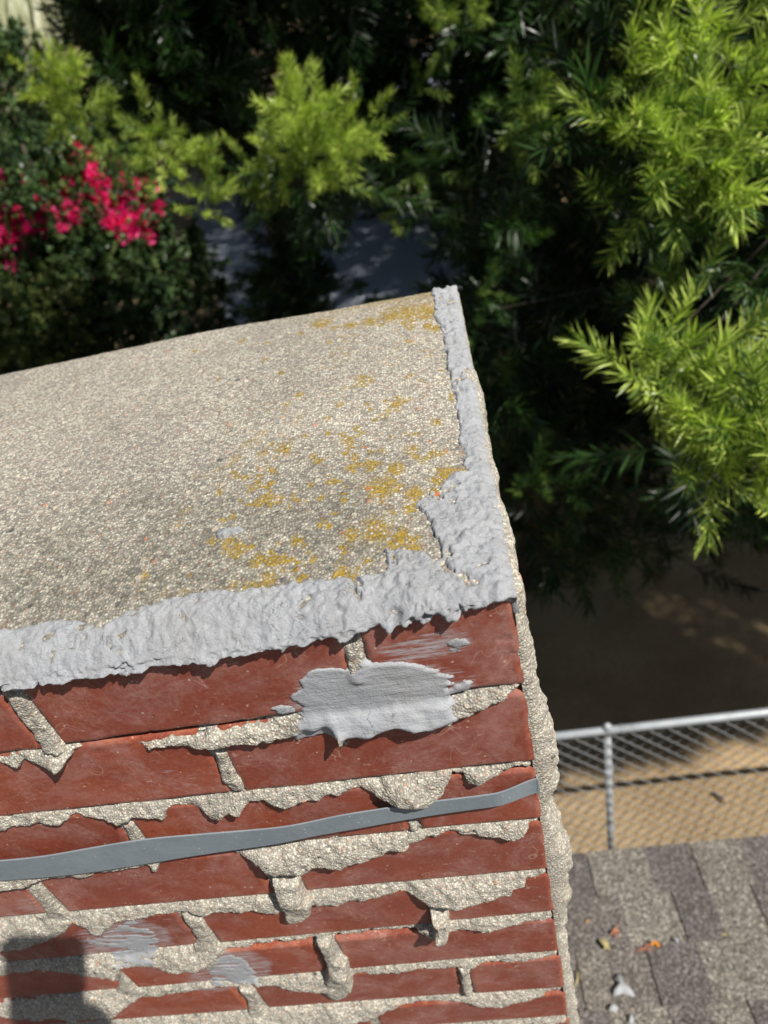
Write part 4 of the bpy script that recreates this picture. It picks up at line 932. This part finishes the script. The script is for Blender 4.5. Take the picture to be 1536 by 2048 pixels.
# bougainvillea
bo = empty('bougainvillea', tuple(P3(120, 520, 9.6)*[1, 1, 0]+np.array([0, 0, G]))); tag(bo, 'large bougainvillea shrub with a band of hot pink flowers above dark leaves', 'shrub')
Lf = Leaves(); Fl = Leaves(); c = P3(70, 560, 9.8)
def onbush(u, v):   # u across, v down the visible face (pixels); the face bulges towards the light
    dist = 9.3-1.1*math.cos(max(-1.5, min(1.5, (u-100)/300*1.3)))*math.cos(max(-1.5, min(1.5, (v-560)/300*1.1)))
    return P3(u, v, dist)
outl = np.array([(-200,330),(0,375),(60,320),(140,272),(230,300),(310,345),(335,400),(330,520),(395,480),(455,560),(470,700),(440,820),(-200,860)], float)
def bushfill(n, poly, L, T, sc, age_light, depth, jit=.2, shade=True, nt=4):
    poly = np.array(poly, float); lo = poly.min(0); hi = poly.max(0); k = 0; tr = 0
    while k < n and tr < n*10:
        tr += 1; u = rng.uniform(lo[0], hi[0]); v = rng.uniform(lo[1], hi[1])
        if inpoly(u, v, poly) < 0: continue
        p = onbush(u, v)+ray(u, v)*rng.uniform(0, depth)
        o = rng.normal(0, 1, 3)*.8-ray(u, v)*.5+TOSUN*.7; L.add(T, int(rng.integers(nt)), p, o, sc*rng.uniform(.7, 1.2), float(np.clip(age_light+rng.uniform(-jit, jit), 0, 1))); k += 1
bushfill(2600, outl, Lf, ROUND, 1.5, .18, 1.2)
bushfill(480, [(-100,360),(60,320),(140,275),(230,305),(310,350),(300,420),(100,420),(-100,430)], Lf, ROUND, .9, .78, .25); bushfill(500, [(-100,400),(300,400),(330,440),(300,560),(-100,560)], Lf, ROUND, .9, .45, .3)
bushfill(260, [(-60,560),(160,560),(170,740),(-60,740)], Lf, ROUND, 1.1, .75, .2)  # lit leaves low on the bush, their brightness put into the colour
for poly, n in (([(-60,400),(40,350),(120,310),(210,340),(300,370),(320,440),(300,480),(200,450),(90,470),(40,500),(-60,520)], 950), ([(-60,410),(30,420),(60,450),(20,500),(-60,520)], 420), ([(190,350),(290,370),(240,430),(150,420)], 160), ([(225,430),(310,440),(305,490),(240,485)], 60), ([(20,500),(60,500),(50,560),(10,550)], 16), ([(80,330),(200,330),(210,400),(90,400)], 120), ([(-60,390),(60,315),(150,290),(300,350),(330,420),(300,490),(150,450),(-60,520)], 700)):
    bushfill(n, poly, Fl, BRAC, 1.05, .5, .12, .5, nt=3)
Lf.build('foliage', M['leafb'], bo); Fl.build('flowers', M['bract'], bo)
q = MB()
for i in range(6): a_ = P3(60+i*50, 700, 9.9); limb(q, (a_[0]*.6+bo.location.x*.4, a_[1]*.6+bo.location.y*.4, G-.02), a_+np.array([0, 0, .9]), .04, .012)
q.build('stems', M['bark'], bo)

# palm at the top left
pc = P3(20, -110, 10.0); pa = empty('palm_tree', (pc[0]-.3, pc[1]+.3, G)); tag(pa, 'palm with long pale drooping fronds at the top left corner', 'palm')
q = MB(); q.tube([(pc[0]-1.6, pc[1]+.9, G-.05), (pc[0]-1.0, pc[1]+.6, G+2), (pc[0]-.05, pc[1]+.1, pc[2]-.1)], [.17, .14, .12], 12); q.build('trunk', M['bark'], pa)
for (ex, ey, bx, by) in ((48,150,30,-90),(20,80,10,-90),(90,120,75,-60),(70,60,60,-80),(110,60,90,-60),(200,140,130,-60),(-40,120,-40,-60),(0,140,-10,-70),(130,40,120,-80),(-100,60,-90,-90)):
    a_ = pc; b1 = P3(bx, by, 9.5); b2 = P3(ex, ey, 9.3); n = 24; t = np.linspace(0, 1, n)[:, None]
    rach = (1-t)**2*a_+2*t*(1-t)*b1+t*t*b2; f_ = MB(); f_.tube(rach, np.linspace(.018, .004, n), 5); Tt = np.gradient(rach, axis=0); Tt /= np.linalg.norm(Tt, axis=1)[:, None]
    at = [.5]*len(f_.v[0])
    for i in range(2, 24):
        for k_ in range(3):
            for sd_ in (-1, 1):
                pp = rach[i]-(rach[i]-rach[i-1])*k_/3; side = np.cross(Tt[i], np.array([0, 0, 1.])); side /= np.linalg.norm(side)+1e-9
                ll = .34*math.sin(math.pi*min(1, .15+.8*i/24))+.08; V, Q = blade(ll, .024, 3, .7, (.4, 1, .8, .1))
                dd_ = side*sd_*.45+Tt[i]*.95+np.array([0, 0, -.45])+rng.normal(0, .08, 3); f_.add(V @ frame(dd_, 0).T+pp, Q); at += [rng.uniform(.2, .9)]*len(V)
    at = at+[.5]*(f_.n-len(at))
    f_.build('frond', M['palm'], pa, attrs={'rnd': at, 'age_light': [.8]*f_.n})

# trees and bushes further off that close the view
def bush(name, label, cat, px, py, dist, rx, rz, n, age_light, lit_top=0, sc=2.2, T=None, tp=None):
    c = P3(px, py, dist); e = empty(name, (c[0], c[1], G)); tag(e, label, cat, 'background trees')
    L = Leaves()
    for i in range(n):
        o = rng.normal(0, 1, 3); o /= np.linalg.norm(o); r = rng.uniform(.55, 1.0)**.5; p = c+o*np.array([rx, rx*.7, rz])*r
        p += .3*np.array([math.sin(3*o[0]+dist), math.cos(5*o[1]), math.sin(4*o[2]+px)])
        if p[2] < G+.15: continue
        L.add(T or FART, int(rng.integers(4)), p, o+rng.normal(0, .5, 3)+TOSUN*.3, sc*rng.uniform(.7, 1.2), float(np.clip(age_light+rng.uniform(-.2, .2), 0, 1)))
    L.build('crown', M['leafb'] if T is not None else M['leaf'], e)
    q = MB(); tpp = limb(q, (c[0], c[1], G-.05), (c[0]+.1, c[1], c[2]+rz*(.3 if cat == 'tree' else -.3)), .14 if cat == 'tree' else .03, .06 if cat == 'tree' else .015, .03, 6)
    q.build('trunk', M['bark'], e)
    return e
bush('dark_tree', 'broad dark tree closing the view at the top centre of the garden', 'tree', 700, -100, 19, 5.2, 3.2, 1300, .12, sc=3.4)
bush('dark_tree', 'broad dark tree far behind the right hand fern pine', 'tree', 1350, 60, 15, 5.5, 3.6, 1300, .10, sc=3.2)
bush('dark_tree', 'tall dark tree far behind the palm fronds', 'tree', 120, -60, 21, 6.0, 3.6, 1300, .12, sc=3.6)
bush('dark_tree', 'dark tree left of the bougainvillea shrub', 'tree', -420, 200, 13, 2.6, 2.6, 700, .12, sc=2.4)
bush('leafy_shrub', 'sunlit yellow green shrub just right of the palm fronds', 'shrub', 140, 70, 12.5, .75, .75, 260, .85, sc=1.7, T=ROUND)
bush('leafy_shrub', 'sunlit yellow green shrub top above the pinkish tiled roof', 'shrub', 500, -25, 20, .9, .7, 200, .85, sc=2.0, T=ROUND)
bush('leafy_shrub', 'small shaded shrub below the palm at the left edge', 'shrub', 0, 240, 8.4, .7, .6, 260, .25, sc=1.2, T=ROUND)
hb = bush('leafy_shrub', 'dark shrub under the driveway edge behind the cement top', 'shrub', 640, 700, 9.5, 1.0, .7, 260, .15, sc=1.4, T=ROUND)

# ================================================================== PHONE AND HAND TAKING THE PHOTOGRAPH (behind the camera; their shadow falls on the bricks)
def cs(p): return CP+np.asarray(p, float) @ CR.T
ph = empty('phone', tuple(cs((-.023, -.06, .007)))); tag(ph, 'black phone held upright over the chimney while it takes the picture', 'phone')
def rrect(x0, x1, y0, y1, r, n=7):
    P = []
    for cx, cy, a0 in ((x1-r, y1-r, 0), (x0+r, y1-r, 90), (x0+r, y0+r, 180), (x1-r, y0+r, 270)):
        for i in range(n): a = math.radians(a0+90*i/(n-1)); P.append((cx+r*math.cos(a), cy+r*math.sin(a)))
    return np.array(P)
def slabcam(name, x0, x1, y0, y1, z0, z1, r, mat, par):
    P = rrect(x0, x1, y0, y1, r); n = len(P); i0 = np.arange(n); V = np.vstack([np.c_[P, np.full(n, z0)], np.c_[P, np.full(n, z1)]])
    return mk(name, cs(V), [np.stack([i0, (i0+1) % n, (i0+1) % n+n, i0+n], 1), np.array([list(range(n))[::-1]]), np.array([list(range(n, 2*n))])], mat, par, False)
slabcam('body', -.057, .014, -.132, .015, .004, .0115, .012, M['phone'], ph)
slabcam('screen', -.057, .011, -.129, .012, .0117, .0121, .010, M['screen'], ph)
RX, RY = -.28, -.86; RZ = roofz(RY)
hd = empty('person', (RX, RY, RZ)); tag(hd, 'person in dark jacket and blue jeans standing on the roof holding a phone', 'person')
def skin(name, verts, edges, rad, mat, par):
    me = bpy.data.meshes.new(name); me.from_pydata([tuple(cs(v)) for v in verts], edges, []); o = bpy.data.objects.new(name, me); COL.objects.link(o)
    md = o.modifiers.new('skin', 'SKIN'); md.use_smooth_shade = True; sv_ = me.skin_vertices[0].data
    for i, r in enumerate(rad): sv_[i].radius = r if hasattr(r, '__len__') else (r, r)
    sv_[0].use_root = True; s2 = o.modifiers.new('sub', 'SUBSURF'); s2.levels = s2.render_levels = 2
    me.materials.append(mat); o.parent = par; o.location = -Vector(par.location); return o
V = [(.10, -.215, .075), (.078, -.165, .045), (.050, -.120, .024)]; E_ = [(0, 1), (1, 2)]; Rr = [.026, .024, .027]
for (kx, ky, tips) in ((.030, -.070, ((.016,-.060,-.002),(-.006,-.056,-.006),(-.024,-.055,-.004))), (.030, -.090, ((.014,-.082,-.004),(-.012,-.080,-.007),(-.032,-.080,-.004))), (.030, -.110, ((.014,-.104,-.004),(-.010,-.104,-.007),(-.028,-.104,-.004))), (.034, -.128, ((.016,-.124,-.003),(-.004,-.126,-.006),(-.018,-.126,-.004)))):
    b = len(V); V.append((kx, ky, .004)); E_.append((2, b)); Rr.append(.012)
    for i, t in enumerate(tips): V.append(t); E_.append((b+i, b+i+1)); Rr.append((.0090, .0085, .0070)[i])
b = len(V); V += [(.048, -.100, .032), (.034, -.072, .028), (.016, -.052, .021)]; E_ += [(2, b), (b, b+1), (b+1, b+2)]; Rr += [.016, .0115, .009]
skin('palm_and_fingers', V, E_, Rr, M['skin'], hd)
iCR = lambda w: tuple((np.asarray(w)-CP) @ CR)      # world point to the frame skin() expects
W_ = lambda x, y, z: iCR((RX+x, RY+y, RZ+z))
sh_r = W_(.17, .03, 1.40); wr = (.094, -.20, .066); el = iCR((.23, -.78, -.24))
# jacket: hips, waist, chest, shoulders and both sleeves as one surface
skin('jacket', [W_(0, 0, .92), W_(0, .01, 1.10), W_(0, .02, 1.28), W_(0, .03, 1.42), sh_r, el, wr, W_(-.17, .03, 1.40), W_(-.25, -.02, 1.12), W_(-.22, .10, .90)],
     [(0, 1), (1, 2), (2, 3), (3, 4), (4, 5), (5, 6), (3, 7), (7, 8), (8, 9)], [(.17, .13), (.15, .12), (.18, .13), (.11, .08), .065, .052, .036, .065, .050, .036], M['sleeve'], hd)
skin('trousers', [W_(0, 0, .95), W_(.09, 0, .84), W_(.11, .02, .47), W_(.12, -.01, .09), W_(-.09, 0, .84), W_(-.11, .02, .47), W_(-.12, -.01, .12)],
     [(0, 1), (1, 2), (2, 3), (0, 4), (4, 5), (5, 6)], [(.15, .12), .095, .065, .05, .095, .065, .05], M['jeans'], hd)
skin('head', [W_(0, .03, 1.44), W_(0, .05, 1.50), W_(0, .07, 1.58), W_(0, .065, 1.66), W_(0, .165, 1.585)], [(0, 1), (1, 2), (2, 3), (2, 4)], [.055, .055, (.078, .095), (.070, .085), .016], M['skin'], hd)
skin('hair', [W_(0, .01, 1.59), W_(0, .03, 1.68), W_(0, .09, 1.70)], [(0, 1), (1, 2)], [(.075, .07), (.078, .08), (.06, .05)], M['bark'], hd)
skin('hand', [W_(-.22, .10, .90), W_(-.215, .12, .84), W_(-.21, .13, .77)], [(0, 1), (1, 2)], [.026, (.04, .02), (.03, .014)], M['skin'], hd)
for sx_ in (1, -1):
    skin('shoe', [W_(.12*sx_, -.04, .06 if sx_ > 0 else .07), W_(.125*sx_, .05, .035), W_(.13*sx_, .15, .005)], [(0, 1), (1, 2)], [.05, (.05, .045), (.042, .03)], M['phone'], hd)
